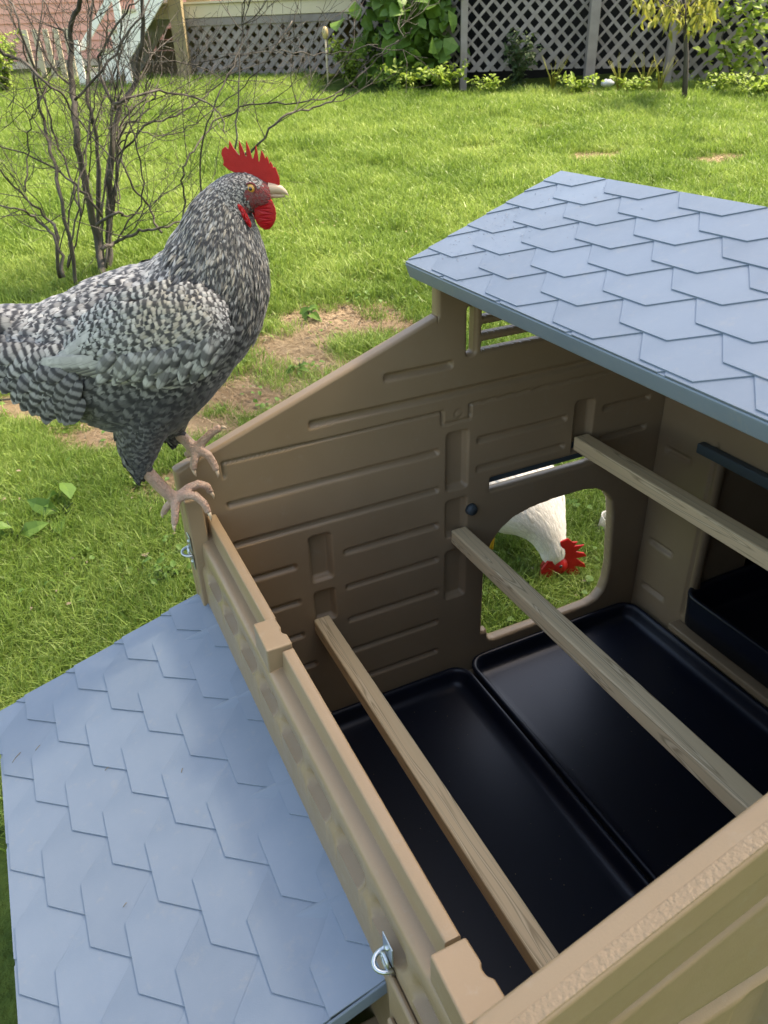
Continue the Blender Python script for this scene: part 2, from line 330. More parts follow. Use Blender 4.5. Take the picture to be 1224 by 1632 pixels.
def gable(name, mapf, du, hf, keep, thick, rnd):
    T1 = lambda U: .9292+.365*U
    T2 = lambda U: np.where(U < .813, 1.222+(U-.512)*.3721, 1.334-(U-.813)*.3801)
    ul = -.080 if keep is far_keep else -.082
    a = panel(name, mapf, ul, .5095, 0, 1.1152, du, hf, keep, thick, M['tan'], coop, rnd, topf=T1)
    b = panel(name, mapf, .5095, 1.205, 0, 1.2211, du, hf, keep, thick, M['tan'], coop, rnd, topf=T2)
    bm = bmesh.new(); bm.from_mesh(a.data); bm.from_mesh(b.data)
    xs_ = [f for f in bm.faces if all(abs(v.co.x-.5095) < 2e-4 for v in f.verts) and min(v.co.z for v in f.verts) < 1.10]
    bmesh.ops.delete(bm, geom=xs_, context='FACES_ONLY'); bmesh.ops.remove_doubles(bm, verts=[v for v in bm.verts if abs(v.co.x-.5095) < 2e-4], dist=.0003)
    for f in bm.faces: f.smooth = True
    bm.to_mesh(a.data); bm.free(); bpy.data.objects.remove(b); a.name = name; return a
far = gable('rear_wall', lambda U, V, H: (U, -H, V), .0035, far_h, far_keep, .034, .008)

# near gable wall (we look over its sloping top)
NG = [(-.082, .0), (-.082, .8993), (.5094, 1.1151), (.5095, 1.2211), (.813, 1.334), (1.205, 1.185), (1.205, 0)]
NF = [(.012, .36, .66, .70, .010, .010, .012)]
for x in (-.01, .13, .27, .41, .60, .80): NF.append((x, x+.095, .10, .60+.2*max(0, min(x, .5)), .012, .012, .02))
def near_h(U, V):
    h = grooves(U, V, NF)
    # the outer face bellies in under the textured band, and a sloping groove follows the gable
    t = (.93+.365*U)-V
    h -= .012*sstep(.052, .085, t); h -= .007*(1-sstep(.0, .012, np.abs(t-.155))); return h
gable('front_wall', lambda U, V, H: (U, YN-.036-H, V), .005, near_h, lambda U, V: -sdpoly(U, V, NG), .036, .0065)
# textured strip let into the top of the near wall
rr = M['tan'].copy(); rr.name = 'textured_tan_plastic'; rr.node_tree.nodes['Bump'].inputs['Strength'].default_value = 1.0; rr.node_tree.nodes['Bump'].inputs['Distance'].default_value = .0022
for n_ in rr.node_tree.nodes:
    if n_.type == 'TEX_NOISE' and n_.inputs['Scale'].default_value > 400: n_.inputs['Scale'].default_value = 230
mb = MB(); a = -.072; b = .504
pr = [(a, YN-.0335), (b, YN-.0335), (b, YN-.0195), (a, YN-.0195)]
for k, (dz) in enumerate((-.004, .0012)):
    for x, y in pr: mb.V.append(Vector((x, y, .9292+.365*x+dz-.0004)))
mb.F = [[3, 2, 1, 0], [4, 5, 6, 7], [0, 1, 5, 4], [1, 2, 6, 5], [2, 3, 7, 6], [3, 0, 4, 7]]
mb.build('textured_strip', rr, coop, bevel=.001)

# right wall, with the opening into the far nest box
RG = [(-.124, -.036, .648, .664, .008, .005), (-.124, -.036, .355, .371, .008, .005), (-.124, -.036, .20, .216, .008, .005), (-.20, -.19, .20, .74, .006, .005), (-1.08, -.03, .90, .915, .008, .005)]
def right_keep(U, V): return np.minimum(-sdrect(U, V, YN, .0, 0, 1.18, .002), sdrect(U, V, -1.0, -.215, .215, .715, .01))
panel('side_wall', lambda U, V, H: (W1-H, U, V), YN-.002, .002, -.004, 1.184, .006, lambda U, V: grooves(U, V, RG), right_keep, .030, M['tan'], coop, rnd=.004)
mb = MB(); mb.box(1.165, 1.187, -.99, -.155, .703, .730); mb.build('opening_rail', M['roofdark'], coop, bevel=.003)
mb = MB(); mb.box(1.150, 1.187, -1.10, -.19, .165, .187); mb.build('bottom_rail', M['tan'], coop, bevel=.004)
# far nest box shell behind the opening
mb = MB(); mb.box(1.221, 1.60, -1.02, -1.0, .12, .70); mb.box(1.221, 1.60, -.19, -.17, .12, .70); mb.box(1.60, 1.62, -1.02, -.17, .12, .60); mb.box(1.221, 1.60, -1.0, -.19, .12, .14)
mb.build('side_nest_box', M['tan'], coop, bevel=.004)
mb = MB(); mb.prism([(1.222, .715), (1.66, .60), (1.66, .62), (1.222, .74)], -1.05, -.14); mb.build('side_nest_lid', M['roofdark'], coop, bevel=.003)

# left wall: moulded profile swept along y, with lens shaped pockets
prof = [(-.015, .12), (-.015, .776), (-.015, .7855), (-.0160, .7874), (-.018, .788), (-.031, .788), (-.0335, .7872), (-.0345, .785), (-.0352, .757), (-.0375, .7530), (-.050, .7515), (-.0575, .7490), (-.0605, .7430), (-.0612, .722),
        (-.0614, .707), (-.0616, .699), (-.0640, .6950), (-.0675, .690), (-.0688, .682), (-.0690, .640), (-.0690, .600), (-.0685, .575), (-.0685, .15)]
ys = np.arange(YN+.004, -.001, .0045); V = []; n = len(prof)
pk = [-.235+(-.1115)*k for k in range(-1, 8)]
for y in ys:
    lens = max(0, max(1-((y-c)/.047)**2 for c in pk)); lens = min(1, lens*1.7)
    blk = sum(1 for c0, c1 in ((-.470, -.388), (-1.075, -.992)) if c0 < y < c1)
    cut = min(abs(y-c) for c in (-.388, -.470, -.992, -1.075, -.055)); 
    for i, (x, z) in enumerate(prof):
        if 14 <= i <= 17: x = x+.017*lens*(.35, 1, 1, .35)[i-14]; z = z+(.007, .001, -.005, -.007)[i-14]*lens
        if blk and 1 <= i <= 8: z = min(z, .753)
        V.append((x, y, z))
F = []
for j in range(len(ys)-1):
    for i in range(n-1): F.append((j*n+i, j*n+i+1, (j+1)*n+i+1, (j+1)*n+i))
    F.append((j*n+n-1, j*n, (j+1)*n, (j+1)*n+n-1))
F.append(tuple(range(n))[::-1]); F.append(tuple((len(ys)-1)*n+i for i in range(n)))
lw = mk('low_side_wall', V, F, M['tan'], coop, smooth=True)
bm = bmesh.new(); bm.from_mesh(lw.data); bmesh.ops.recalc_face_normals(bm, faces=bm.faces); bm.to_mesh(lw.data); bm.free()
m_ = lw.modifiers.new('es', 'EDGE_SPLIT'); m_.split_angle = R(50)
def clip_block(y0, y1, x0=-.056, x1=-.018, z0=.70, z1=.795, notch=True):
    ym = (y0+y1)/2
    if notch: P = [(x0, y0), (x1+.004, y0), (x1+.004, ym-.012), (x1-.0015, ym-.006), (x1-.0025, ym+.003), (x1+.001, ym+.008), (x1, y1), (x0+.002, y1)]
    else: P = [(x0, y0), (x1, y0), (x1, y1), (x0, y1)]
    mb = MB(); mb.prism(P, z0, z1, axis='z'); o = mb.build('clip_block', M['tan'], coop, bevel=.0045, seg=3); return o
clip_block(-.467, -.391, x0=-.0585, x1=-.019); clip_block(-1.072, -.996, x0=-.0585, x1=-.013); clip_block(-.040, -.0015, x0=-.0790, x1=-.044, z0=.02, z1=.852, notch=False)
# corner posts and lower outside of the side wall
mb = MB(); mb.box(-.0785, -.0695, YN+.002, -.93, .02, .665); mb.build('corner_post', M['tan'], coop, bevel=.006, seg=3)
mb = MB()
for y in (-.955, -1.0, -1.045): mb.box(-.088, -.0787, y-.012, y+.012, .05, .60)
mb.build('post_rib', M['tan'], coop, bevel=.006)
# left nest box
mb = MB(); mb.box(-.50, -.0635, -.875, -.855, .10, .425); mb.box(-.50, -.0635, -.03, -.01, .10, .425); mb.box(-.50, -.48, -.855, -.03, .10, .42)
mb.build('nest_box', M['tan'], coop, bevel=.004)
mb = MB()
for k in range(6): mb.box(-.10-.065*k-.038, -.10-.065*k, -.885, -.8755, .12, .43-.022*k)
mb.build('nest_box_rib', M['tan'], coop, bevel=.005)
# near outer end of the low wall: flutes going down beside the lid
# floor
mb = MB(); mb.box(-.012, 1.185, YN+.003, -.003, .03, .088); mb.build('coop_floor', M['tan'], coop)

# ---- hex shingles
def clip_poly(P, a, b, c):            # keep a*x+b*y<=c
    out = []
    for i in range(len(P)):
        p, q = P[i], P[(i+1) % len(P)]; dp, dq = a*p[0]+b*p[1]-c, a*q[0]+b*q[1]-c
        if dp <= 0: out.append(p)
        if dp*dq < 0: t = dp/(dp-dq); out.append((p[0]+(q[0]-p[0])*t, p[1]+(q[1]-p[1])*t))
    return out
def shingled(name, org, slope, u_rows, row0, flat, side, ystarts, umin, umax, y0, y1, thick, lift, flip_last=None):
    """plane through org rising in +x; tiles are hexagons whose lower three edges stand proud"""
    c = 1/math.hypot(1, slope); nrm = Vector((-slope*c, 0, c)); ux = Vector((c, 0, slope*c))
    P3 = lambda u, y, h: Vector((org[0]+u, y, org[2]+slope*u))+nrm*h
    mb = MB(); b = 0
    for h in (0, -thick):
        for u, y in ((umin, y0), (umax, y0), (umax, y1), (umin, y1)): mb.V.append(P3(u, y, h))
    mb.F = [[0, 1, 2, 3], [7, 6, 5, 4], [0, 4, 5, 1], [1, 5, 6, 2], [2, 6, 7, 3], [3, 7, 4, 0]]
    base = mb.build(name, M['roof'], coop, bevel=.003)
    full = None; cnt = 0
    du = u_rows; per = 2*flat; top = 2*du
    for k in range(-2, int((umax-umin)/du)+3):
        ub = row0+du*k; ph = ystarts[k % 2]
        for j in range(-12, 12):
            ya = ph+per*j; g = .0005
            P = [(ub, ya-g), (ub, ya-flat+g), (ub+du, ya-1.5*flat+g), (ub+top, ya-1.5*flat+g), (ub+top, ya+.5*flat-g), (ub+du, ya+.5*flat-g)]
            for a_, b_, c_ in ((-1, 0, -(umin+.002)), (1, 0, umax-.0025), (0, 1, y1-.003), (0, -1, -(y0+.003))): 
                P = clip_poly(P, a_, b_, c_)
                if len(P) < 3: break
            if len(P) < 3: continue
            ar = abs(sum(P[i][0]*P[(i+1) % len(P)][1]-P[(i+1) % len(P)][0]*P[i][1] for i in range(len(P))))/2
            if ar < 2e-5: continue
            isfull = len(P) == 6 and min(p[0] for p in P) > umin+.003 and max(p[0] for p in P) < umax-.003 and min(p[1] for p in P) > y0+.004 and max(p[1] for p in P) < y1-.004
            hh = lambda u: .0008+lift*max(0, 1-(u-ub)/top)
            q0 = P3(ub, ya, 0)
            if isfull and full is not None:
                o = bpy.data.objects.new('shingle', full); COL.objects.link(o); o.parent = base; o.location = q0
            else:
                V = [P3(u, y, hh(u)+.0002)-q0 for u, y in P]; V2 = [P3(u, y, -.001)-q0 for u, y in P]
                cu = sum(p[0] for p in P)/len(P); cy = sum(p[1] for p in P)/len(P)
                VI = [P3(cu+(u-cu)*.992, cy+(y-cy)*.992, hh(cu+(u-cu)*.992)+.0004)-q0 for u, y in P]
                n_ = len(P); F = [tuple(range(2*n_, 3*n_))]+[(i, (i+1) % n_, 2*n_+(i+1) % n_, 2*n_+i) for i in range(n_)]+[(i, n_+i, n_+(i+1) % n_, (i+1) % n_) for i in range(n_)]
                o = mk('shingle', V+V2+VI, F, M['roof'], base); o.location = q0
                bm = bmesh.new(); bm.from_mesh(o.data); bmesh.ops.recalc_face_normals(bm, faces=bm.faces)
                bm.normal_update(); f0 = max(bm.faces, key=lambda f: len(f.verts)*10+f.calc_area())
                if f0.normal.z < 0: bmesh.ops.reverse_faces(bm, faces=bm.faces)
                bm.to_mesh(o.data); bm.free()
                if isfull: full = o.data
            cnt += 1
    return base, P3, nrm
roof, RP, rn = shingled('roof_panel', (.443, 0, 1.229), .375, .0451, .0085, .0950, 0, (-.0800, -.1745), 0, .370, -1.20, .020, .031, .0040)
lid, LP, ln = shingled('nest_box_lid', (-.055, 0, .600), .3355, .0533, -.4620, .1100, 0, (-.0625, -.1725), -.470, -.006, -.905, .016, .026, .0058)
mb = MB(); mb.prism([(.8135, 1.3685), (.8135, 1.340), (1.28, 1.165), (1.285, 1.19)], -1.20, .020); mb.build('far_roof_panel', M['roof'], coop, bevel=.003)
# fascia under the eave of the upper roof
# hinge flutes of the lid
for i, yc in enumerate((.098, -.122, -.338, -.558, -.778)):
    if yc > 0: yc = -.008; 
    V = []; nn = 9
    for k in range(nn):
        t = k/(nn-1); u = -.105+.094*t; wd = .004+.016*t; h = .0065*math.sin(min(1, t*1.15)*math.pi/2); yy = yc+.024*(1-t)
        for s_, hh_ in ((-1.6, .0002), (-.7, .55), (0, 1), (.45, .5), (.9, .0002)): V.append(LP(u, min(yy+s_*wd, .0135), .0012+h*hh_ if abs(s_) < .8 else .0008))
    F = [(a*5+b, a*5+b+1, a*5+6+b, a*5+5+b) for a in range(nn-1) for b in range(4)]
    mk('hinge_flute', V, F, M['roof'], lid, smooth=True)
# latches
def latch(p, rz=0, s=1.0):
    r = MB(); Mx = Matrix.Translation(p) @ Matrix.Rotation(rz, 4, 'Z')
    r.box(-.0016, 0, -.013, .013, -.008, .026, Mx); r.box(-.0016, 0, -.013, .013, -.052, -.022, Mx)
    o = r.build('latch', M['metal'], coop, bevel=.0006)
    t = MB(); pts = [Mx @ Vector((-.003-.016*math.sin(a), 0.001+.0115*math.cos(a), -.013+.004*math.cos(a))) for a in np.linspace(0, math.pi, 11)]
    pts = [Mx @ Vector((0, .012, -.006))]+pts+[Mx @ Vector((0, -.012, -.024))]
    t.tube(pts, .0031, 8)
    t.build('latch_loop', M['metal'], o, smooth=True)
    t = MB(); t.tube([Mx @ Vector((-.006+.0*a, .009*math.cos(a), -.010+.009*math.sin(a))) for a in np.linspace(0, 2*math.pi, 15)], .0022, 8); t.build('latch_ring', M['metal'], o, smooth=True)
    for z in (.012, -.038):
        q = MB(); q.sphere((0, 0, 0), .0035, n=10, m=6); ob = q.build('screw', M['metal'], o, smooth=True); ob.location = Mx @ Vector((-.0018, 0, z))
latch(Vector((-.0705, -.922, .690))); latch(Vector((-.0805, -.024, .742)))
# black knob and the sliding door behind the slot
mb = MB(); mb.tube([(.604, -.0, .619), (.604, -.012, .619)], [.016, .013], 14); mb.build('door_knob', M['roofdark'], coop, smooth=True)
mb = MB(); mb.box(.64, 1.00, .016, .024, .668, .720); mb.build('sliding_door_edge', M['roofdark'], coop, bevel=.002)
# droplets on the roof
mb = MB()
for _ in range(150):
    u = abs(random.gauss(.17, .12)); y = -abs(random.gauss(0, .11))-.01
    if 0.01 < u < .35: mb.sphere(RP(u, y, .0045), *(lambda r: (r, r, r*.5))(random.uniform(.0008, .0019)), n=6, m=4)
dr = mb.build('water_drop', M['drop'], coop, smooth=True); dr['kind'] = 'stuff'

# ------------------------------------------------------------------ trays and roosts
def rrect(x0, x1, y0, y1, r, seg=6):
    P = []
    for cx, cy, a0 in ((x1-r, y1-r, 0), (x0+r, y1-r, 90), (x0+r, y0+r, 180), (x1-r, y0+r, 270)):
        for k in range(seg+1): a = R(a0+90*k/seg); P.append((cx+r*math.cos(a), cy+r*math.sin(a)))
    return P
def tray(name, x0, x1, y0, y1, z0, dep, label, r=.05):
    pr = [(.006, -dep+.0), (.003, -dep*.4), (.0, -.006), (.0, -.001), (.002, .002), (.006, .003), (.010, .002), (.0135, -.003), (.017, -.012), (.021, -dep+.014), (.027, -dep+.006), (.038, -dep+.002), (.055, -dep+.001), (.12, -dep+.0015)]
    V = []; c = ((x0+x1)/2, (y0+y1)/2, z0)
    for ins, dz in pr:
        for x, y in rrect(x0+ins, x1-ins, y0+ins, y1-ins, max(r-ins*.8, .008)): V.append((x-c[0], y-c[1], dz+dep))
    n = 28; F = [(i*n+k, i*n+(k+1) % n, (i+1)*n+(k+1) % n, (i+1)*n+k) for i in range(len(pr)-1) for k in range(n)]
    F.append(tuple((len(pr)-1)*n+k for k in range(n))); F.append(tuple(range(n))[::-1])
    o = mk(name, V, F, M['black'], smooth=True); o.location = (c[0], c[1], z0-dep); tag(o, label, 'tray', 'black litter trays on the coop floor'); return o
tray('litter_tray', -.008, .588, YN+.02, -.014, .133, .042, 'black plastic litter tray along the low wall, under the lowest roost bar')
tray('litter_tray', .596, 1.176, YN+.02, -.006, .137, .042, 'black plastic litter tray by the doorway, under the two higher roost bars')
t_ = tray('nest_tray', 1.158, 1.58, -.98, -.200, .305, .10, 'deep black plastic tray set in the nest opening of the dark side wall'); del t_['group']
mb = MB()
for _ in range(260):
    x, y = random.uniform(.05, 1.12), random.uniform(-1.04, -.06)
    if .55 < x < .64: continue
    r_ = random.uniform(.0004, .0013); mb.sphere((x, y, (.0925 if x < .59 else .0965)+r_*.4), r_, r_*random.uniform(.6, 1.6), r_*.5, n=5, m=3)
sk = mb.build('dust_specks', M['stem']); tag(sk, 'pale dust specks and crumbs scattered in the black trays', 'dust', kind='stuff')
def roost(x0, x1, z1, label):
    o_ = MB(); w2 = (x1-x0)/2; o_.box(-w2, w2, -.5*(1.108), .5*(1.108), -.019, .019); o = o_.build('roost_bar', M['wood'], None, bevel=.004, seg=2)
    o.location = ((x0+x1)/2, -.555, z1-.019); tag(o, label, 'roost bar', 'wooden roost bars across the coop'); return o
roost(.172, .212, .437, 'lowest pale wooden roost bar, nearest the low wall of the coop')
roost(.548, .590, .575, 'middle wooden roost bar crossing in front of the open doorway')
roost(.902, .945, .746, 'highest wooden roost bar, in the shade under the shingle roof')

# ------------------------------------------------------------------ birds
def catmull(P, n):
    P = np.array(P, float); P = np.vstack([2*P[0]-P[1], P, 2*P[-1]-P[-2]]); out = []
    m = len(P)-3
    for i in range(m*n+1):
        k = min(i//n, m-1); t = i/n-k; a, b, c, d = P[k:k+4]
        out.append(.5*((2*b)+(-a+c)*t+(2*a-5*b+4*c-d)*t*t+(-a+3*b-3*c+d)*t**3))
    return np.array(out)
class Loft:
    """sections: (xt,zt,xb,zb,halfwidth) in the bird's own frame, x forward, z up"""
    def __init__(s, secs, n=8, y0=0):
        s.S = catmull(secs, n); s.m = len(s.S)-1; s.y0 = y0; s.k = len(secs)-1
    def at(s, t, th):                   # t in section numbers
        q = min(max(t/s.k, 0), 1)*s.m; i = min(int(q), s.m-1); f = q-i; a = s.S[i]*(1-f)+s.S[i+1]*f
        c = Vector(((a[0]+a[2])/2, s.y0, (a[1]+a[3])/2)); h = Vector(((a[0]-a[2])/2, 0, (a[1]-a[3])/2))
        return c+h*math.cos(th)+Vector((0, a[4]*math.sin(th), 0))
    def frame(s, t, th):
        p = s.at(t, th); e = .02; d = (s.at(t-e, th)-s.at(t+e, th)); u = s.at(t, th+.02)-s.at(t, th-.02)
        if d.length < 1e-7: d = Vector((-1, 0, 0))
        d.normalize(); nn = d.cross(u); nn.normalize() if nn.length > 0 else None
        q = min(max(t/s.k, 0), 1)*s.m; a = s.S[int(q)]; c = Vector(((a[0]+a[2])/2, s.y0, (a[1]+a[3])/2))
        if nn.dot(p-c) < 0: nn = -nn
        return p, d, nn
    def mesh(s, mb, n=24, shrink=1.0):
        b = len(mb.V)
        for i in range(s.m+1):
            for k in range(n):
                p = s.at(i/s.m*s.k, 2*math.pi*k/n); mb.V.append(p)
        for i in range(s.m):
            for k in range(n): mb.F.append([b+i*n+k, b+i*n+(k+1) % n, b+(i+1)*n+(k+1) % n, b+(i+1)*n+k])
        mb.F.append([b+k for k in range(n)][::-1]); mb.F.append([b+s.m*n+k for k in range(n)])
def remeshed(name, mb, mats, voxel, parent, matfn):
    o = mk('tmp', mb.V, mb.F, mats[0]); bm = bmesh.new(); bm.from_mesh(o.data); bmesh.ops.recalc_face_normals(bm, faces=bm.faces); bm.to_mesh(o.data); bm.free()
    md = o.modifiers.new('r', 'REMESH'); md.mode = 'VOXEL'; md.voxel_size = voxel
    s2 = o.modifiers.new('s', 'SMOOTH'); s2.iterations = 3; s2.factor = .5
    dg = bpy.context.evaluated_depsgraph_get(); me = bpy.data.meshes.new_from_object(o.evaluated_get(dg)); bpy.data.objects.remove(o)
    me.materials.clear()
    for m in mats: me.materials.append(m)
    idx = np.array([matfn(p.center) for p in me.polygons], dtype=np.int32); me.polygons.foreach_set('material_index', idx)
    me.polygons.foreach_set('use_smooth', np.ones(len(me.polygons), bool)); me.name = name
    r = bpy.data.objects.new(name, me); COL.objects.link(r); r.parent = parent; return r
class Feathers:
    ROWS = (0, .12, .32, .55, .78, .93, 1.0)
    def __init__(s): s.V = []; s.F = []; s.UV = []; s.A = []; s.B = []
    def add(s, p, d, n, L, wd, shape=0, droop=.12, fa=(0, 3, .5), fb=(0, 0, 0), cup=.18, curl=0, rows=None):
        u = n.cross(d).normalized(); b = len(s.V); rows = rows or s.ROWS
        for t in rows:
            if shape == 0: wv = (.45, .8, 1, .98, .78, .45, .1)[s.ROWS.index(t)] if rows is s.ROWS else min(1, .4+2.2*t)*math.sqrt(max(0, 1-max(0, (t-.6)/.4)**2))+.03
            elif shape == 1: wv = max(.04, (1-t)**.65*(.65+.7*min(t*3, 1)*.5))       # pointed hackle
            else: wv = min(1, .45+t*3)*(math.sqrt(max(0, 1-max(0, (t-.82)/.18)**2))*.95+.05)   # long flight feather
            c = p+d*(L*t)+n*(L*(.06*math.sin(t*math.pi)-droop*t*t))+u*(curl*L*t*t)
            for q in (-1, 0, 1):
                s.V.append(c+u*(q*wd*.5*wv)+n*((-cup*abs(q))*wd*wv)); s.UV.append((.5+.5*q*max(wv, .15), t)); s.A.append(fa); s.B.append(fb)
        for i in range(len(rows)-1):
            for q in range(2): s.F.append((b+i*3+q, b+i*3+q+1, b+i*3+3+q+1, b+i*3+3+q))
    def build(s, name, m, parent): return mk(name, s.V, s.F, m, parent, smooth=True, uvs=s.UV, attrs={'fa': s.A, 'fb': s.B})
def feather_mat(name, dark, light, barred=True):
    m = bpy.data.materials.new(name); m.use_nodes = True; t = m.node_tree; p = t.nodes['Principled BSDF']; N = t.nodes.new; L = t.links.new
    def math_(op, a, b=None, c=None):
        n = N('ShaderNodeMath'); n.operation = op
        for i, x in enumerate((a, b, c)):
            if x is None: continue
            if isinstance(x, (int, float)): n.inputs[i].default_value = x
            else: L(x, n.inputs[i])
        return n.outputs[0]
    uv = N('ShaderNodeUVMap'); sx = N('ShaderNodeSeparateXYZ'); L(uv.outputs[0], sx.inputs[0]); U_, V_ = sx.outputs[0], sx.outputs[1]
    fa = N('ShaderNodeAttribute'); fa.attribute_name = 'fa'; sa = N('ShaderNodeSeparateXYZ'); L(fa.outputs['Vector'], sa.inputs[0])
    fb = N('ShaderNodeAttribute'); fb.attribute_name = 'fb'; sb = N('ShaderNodeSeparateXYZ'); L(fb.outputs['Vector'], sb.inputs[0])
    tc = N('ShaderNodeTexCoord'); nz = N('ShaderNodeTexNoise'); nz.inputs['Scale'].default_value = 60; nz.inputs['Detail'].default_value = 4; L(tc.outputs['Object'], nz.inputs['Vector'])
    du = math_('ABSOLUTE', math_('SUBTRACT', U_, .5)); 
    cb = N('ShaderNodeCombineXYZ'); L(math_('MULTIPLY', U_, 26), cb.inputs[0]); L(math_('ADD', math_('MULTIPLY', V_, 5), math_('MULTIPLY', sa.outputs[0], 50)), cb.inputs[1])
    nb = N('ShaderNodeTexNoise'); nb.inputs['Scale'].default_value = 1; nb.inputs['Detail'].default_value = 3; L(cb.outputs[0], nb.inputs['Vector'])
    if barred:
        ph = math_('ADD', math_('MULTIPLY', V_, sa.outputs[1]), sa.outputs[0]); ph = math_('ADD', ph, math_('MULTIPLY', nz.outputs['Fac'], .35))
        ph = math_('ADD', ph, math_('MULTIPLY', du, .35)); ph = math_('ADD', ph, math_('MULTIPLY', nb.outputs['Fac'], .30))
        sn = math_('SINE', math_('MULTIPLY', ph, 6.28318))
        mr = N('ShaderNodeMapRange'); mr.interpolation_type = 'SMOOTHSTEP'; mr.inputs[1].default_value = -.80; mr.inputs[2].default_value = .85; L(sn, mr.inputs[0])
        # outside the dark bars the vane keeps its own light tone
        f = mr.outputs[0]
        f = math_('MAXIMUM', f, sb.outputs[1])
    else:
        f = math_('ADD', .45, math_('MULTIPLY', nb.outputs['Fac'], .9))
    sh = math_('LESS_THAN', du, .035); f = math_('MULTIPLY', f, math_('SUBTRACT', 1, math_('MULTIPLY', sh, .22)))
    f = math_('MULTIPLY', f, math_('ADD', .72, math_('MULTIPLY', nb.outputs['Fac'], .5)))
    f = math_('MULTIPLY', f, sa.outputs[2])
    ed = N('ShaderNodeMapRange'); ed.interpolation_type = 'SMOOTHSTEP'; ed.inputs[1].default_value = .62; ed.inputs[2].default_value = .95; L(U_, ed.inputs[0]); f = math_('MULTIPLY', f, math_('SUBTRACT', 1, math_('MULTIPLY', math_('MULTIPLY', ed.outputs[0], sb.outputs[2]), .8)))
    mx = N('ShaderNodeMixRGB'); mx.inputs[1].default_value = (*dark, 1); L(f, mx.inputs[0])
    tn = N('ShaderNodeMixRGB'); tn.inputs[1].default_value = (*light, 1); tn.inputs[2].default_value = (.62, .50, .32, 1); L(sb.outputs[0], tn.inputs[0]); L(tn.outputs[0], mx.inputs[2])
    L(mx.outputs[0], p.inputs['Base Color']); p.inputs['Roughness'].default_value = .55; p.inputs['Specular IOR Level'].default_value = .3
    p.inputs['Sheen Weight'].default_value = .15
    bp = N('ShaderNodeBump'); bp.inputs['Strength'].default_value = .5; bp.inputs['Distance'].default_value = .0006; L(nb.outputs['Fac'], bp.inputs['Height']); L(bp.outputs[0], p.inputs['Normal'])
    return m
M['barred'] = feather_mat('barred_feather', (.034, .033, .034), (.54, .53, .495))
M['whitef'] = feather_mat('white_feather', (.30, .27, .21), (.86, .83, .74), barred=False)
M['under'] = mat('grey_down', (.05, .05, .052), .9, .2)
M['whiteunder'] = mat('white_down', (.6, .58, .5), .9, .2)
M['legskin'] = mat('pink_leg_skin', (.50, .33, .25), .5, .4, col2=(.34, .24, .18), nscale=60, bump=1, bscale=190, bdist=.004, sub=.1)
M['yellowleg'] = mat('yellow_leg_skin', (.62, .36, .03), .5, .4, bump=.6, bscale=300)
M['comb'] = mat('red_comb', (.46, .008, .012), .42, .45, col2=(.60, .018, .02), nscale=40, nmix=.5, bump=.5, bscale=420, bdist=.0008, sub=.15, trans=.22)
M['face'] = mat('red_face_skin', (.24, .018, .02), .6, .3, col2=(.15, .085, .08), nscale=230, nmix=.3, bump=1, bscale=420, bdist=.003)
M['beak'] = mat('horn_beak', (.62, .50, .36), .35, .5, col2=(.50, .36, .24), nscale=30)
M['eye'] = mat('amber_eye', (.60, .30, .04), .08, .6, coat=1); M['pupil'] = mat('black_pupil', (.005, .005, .005), .05, .6, coat=1)

rooster = empty('rooster', (-.05, -.03, .79), -YAW)
tag(rooster, 'barred grey rooster with tall red comb perched on the coop wall corner', 'rooster')
top = [(-.30, .432), (-.257, .447), (-.214, .450), (-.161, .467), (-.107, .489), (-.056, .503), (-.006, .516), (.028, .540), (.042, .560), (.060, .580), (.073, .598), (.088, .614), (.108, .629), (.127, .641), (.148, .647), (.170, .647), (.191, .638), (.205, .630)]
bot = [(-.31, .365), (-.292, .345), (-.260, .302), (-.203, .270), (-.152, .240), (-.098, .218), (-.026, .212), (.043, .262), (.100, .321), (.156, .388), (.182, .454), (.186, .506), (.179, .548), (.173, .573), (.170, .587), (.183, .592), (.197, .602), (.206, .611)]
hw = [.035, .05, .085, .112, .126, .132, .132, .128, .115, .100, .085, .068, .052, .042, .036, .031, .022, .014]
BODY = Loft([(a[0], a[1], b[0], b[1], h_*.93) for a, b, h_ in zip(top, bot, hw)])
mb = MB(); BODY.mesh(mb)
TH = []
for sy, pts in ((-1, [(-.01, .33, .070), (-.045, .26, .062), (-.068, .20, .040), (-.076, .160, .022)]), (1, [(.00, .33, .070), (-.015, .25, .058), (-.030, .205, .036), (-.034, .180, .020)])):
    y = -.052 if sy < 0 else .052
    lf = Loft([(x+r_, z+.012, x-r_, z-.012, r_*.8) for x, z, r_ in pts], y0=y); TH.append(lf); lf.mesh(mb, 16)
def toe(mb, P, r0, r1): mb.tube(P, [r0+(r1-r0)*(i/(len(P)-1)) for i in range(len(P))], 8)
# near leg (camera side is -y)
NF_ = Vector((-.030, -.040, .082)); FF_ = Vector((.004, .030, .150))
mb.tube([(-.074, -.052, .175), (-.072, -.050, .150), (-.056, -.046, .118), (-.040, -.042, .092), NF_], [.015, .0135, .0125, .0125, .0135], 10)
mb.tube([(-.038, .052, .200), (-.030, .050, .180), (-.012, .042, .163), FF_], [.014, .0125, .012, .0135], 10)
toe(mb, [NF_, (-.008, -.044, .092), (.010, -.046, .090), (.024, -.048, .074), (.030, -.050, .054)], .0104, .0072)
toe(mb, [NF_, (-.006, -.024, .096), (.012, -.018, .101), (.026, -.012, .092), (.030, -.010, .076)], .0104, .0072)
toe(mb, [NF_, (-.030, -.056, .074), (-.030, -.066, .062), (-.033, -.074, .044)], .0104, .0072)
toe(mb, [NF_, (-.044, -.034, .070), (-.056, -.032, .058), (-.064, -.030, .044)], .0095, .0068)
toe(mb, [FF_, (.016, .026, .150), (.030, .022, .142), (.039, .018, .124), (.042, .016, .110)], .0104, .0072)
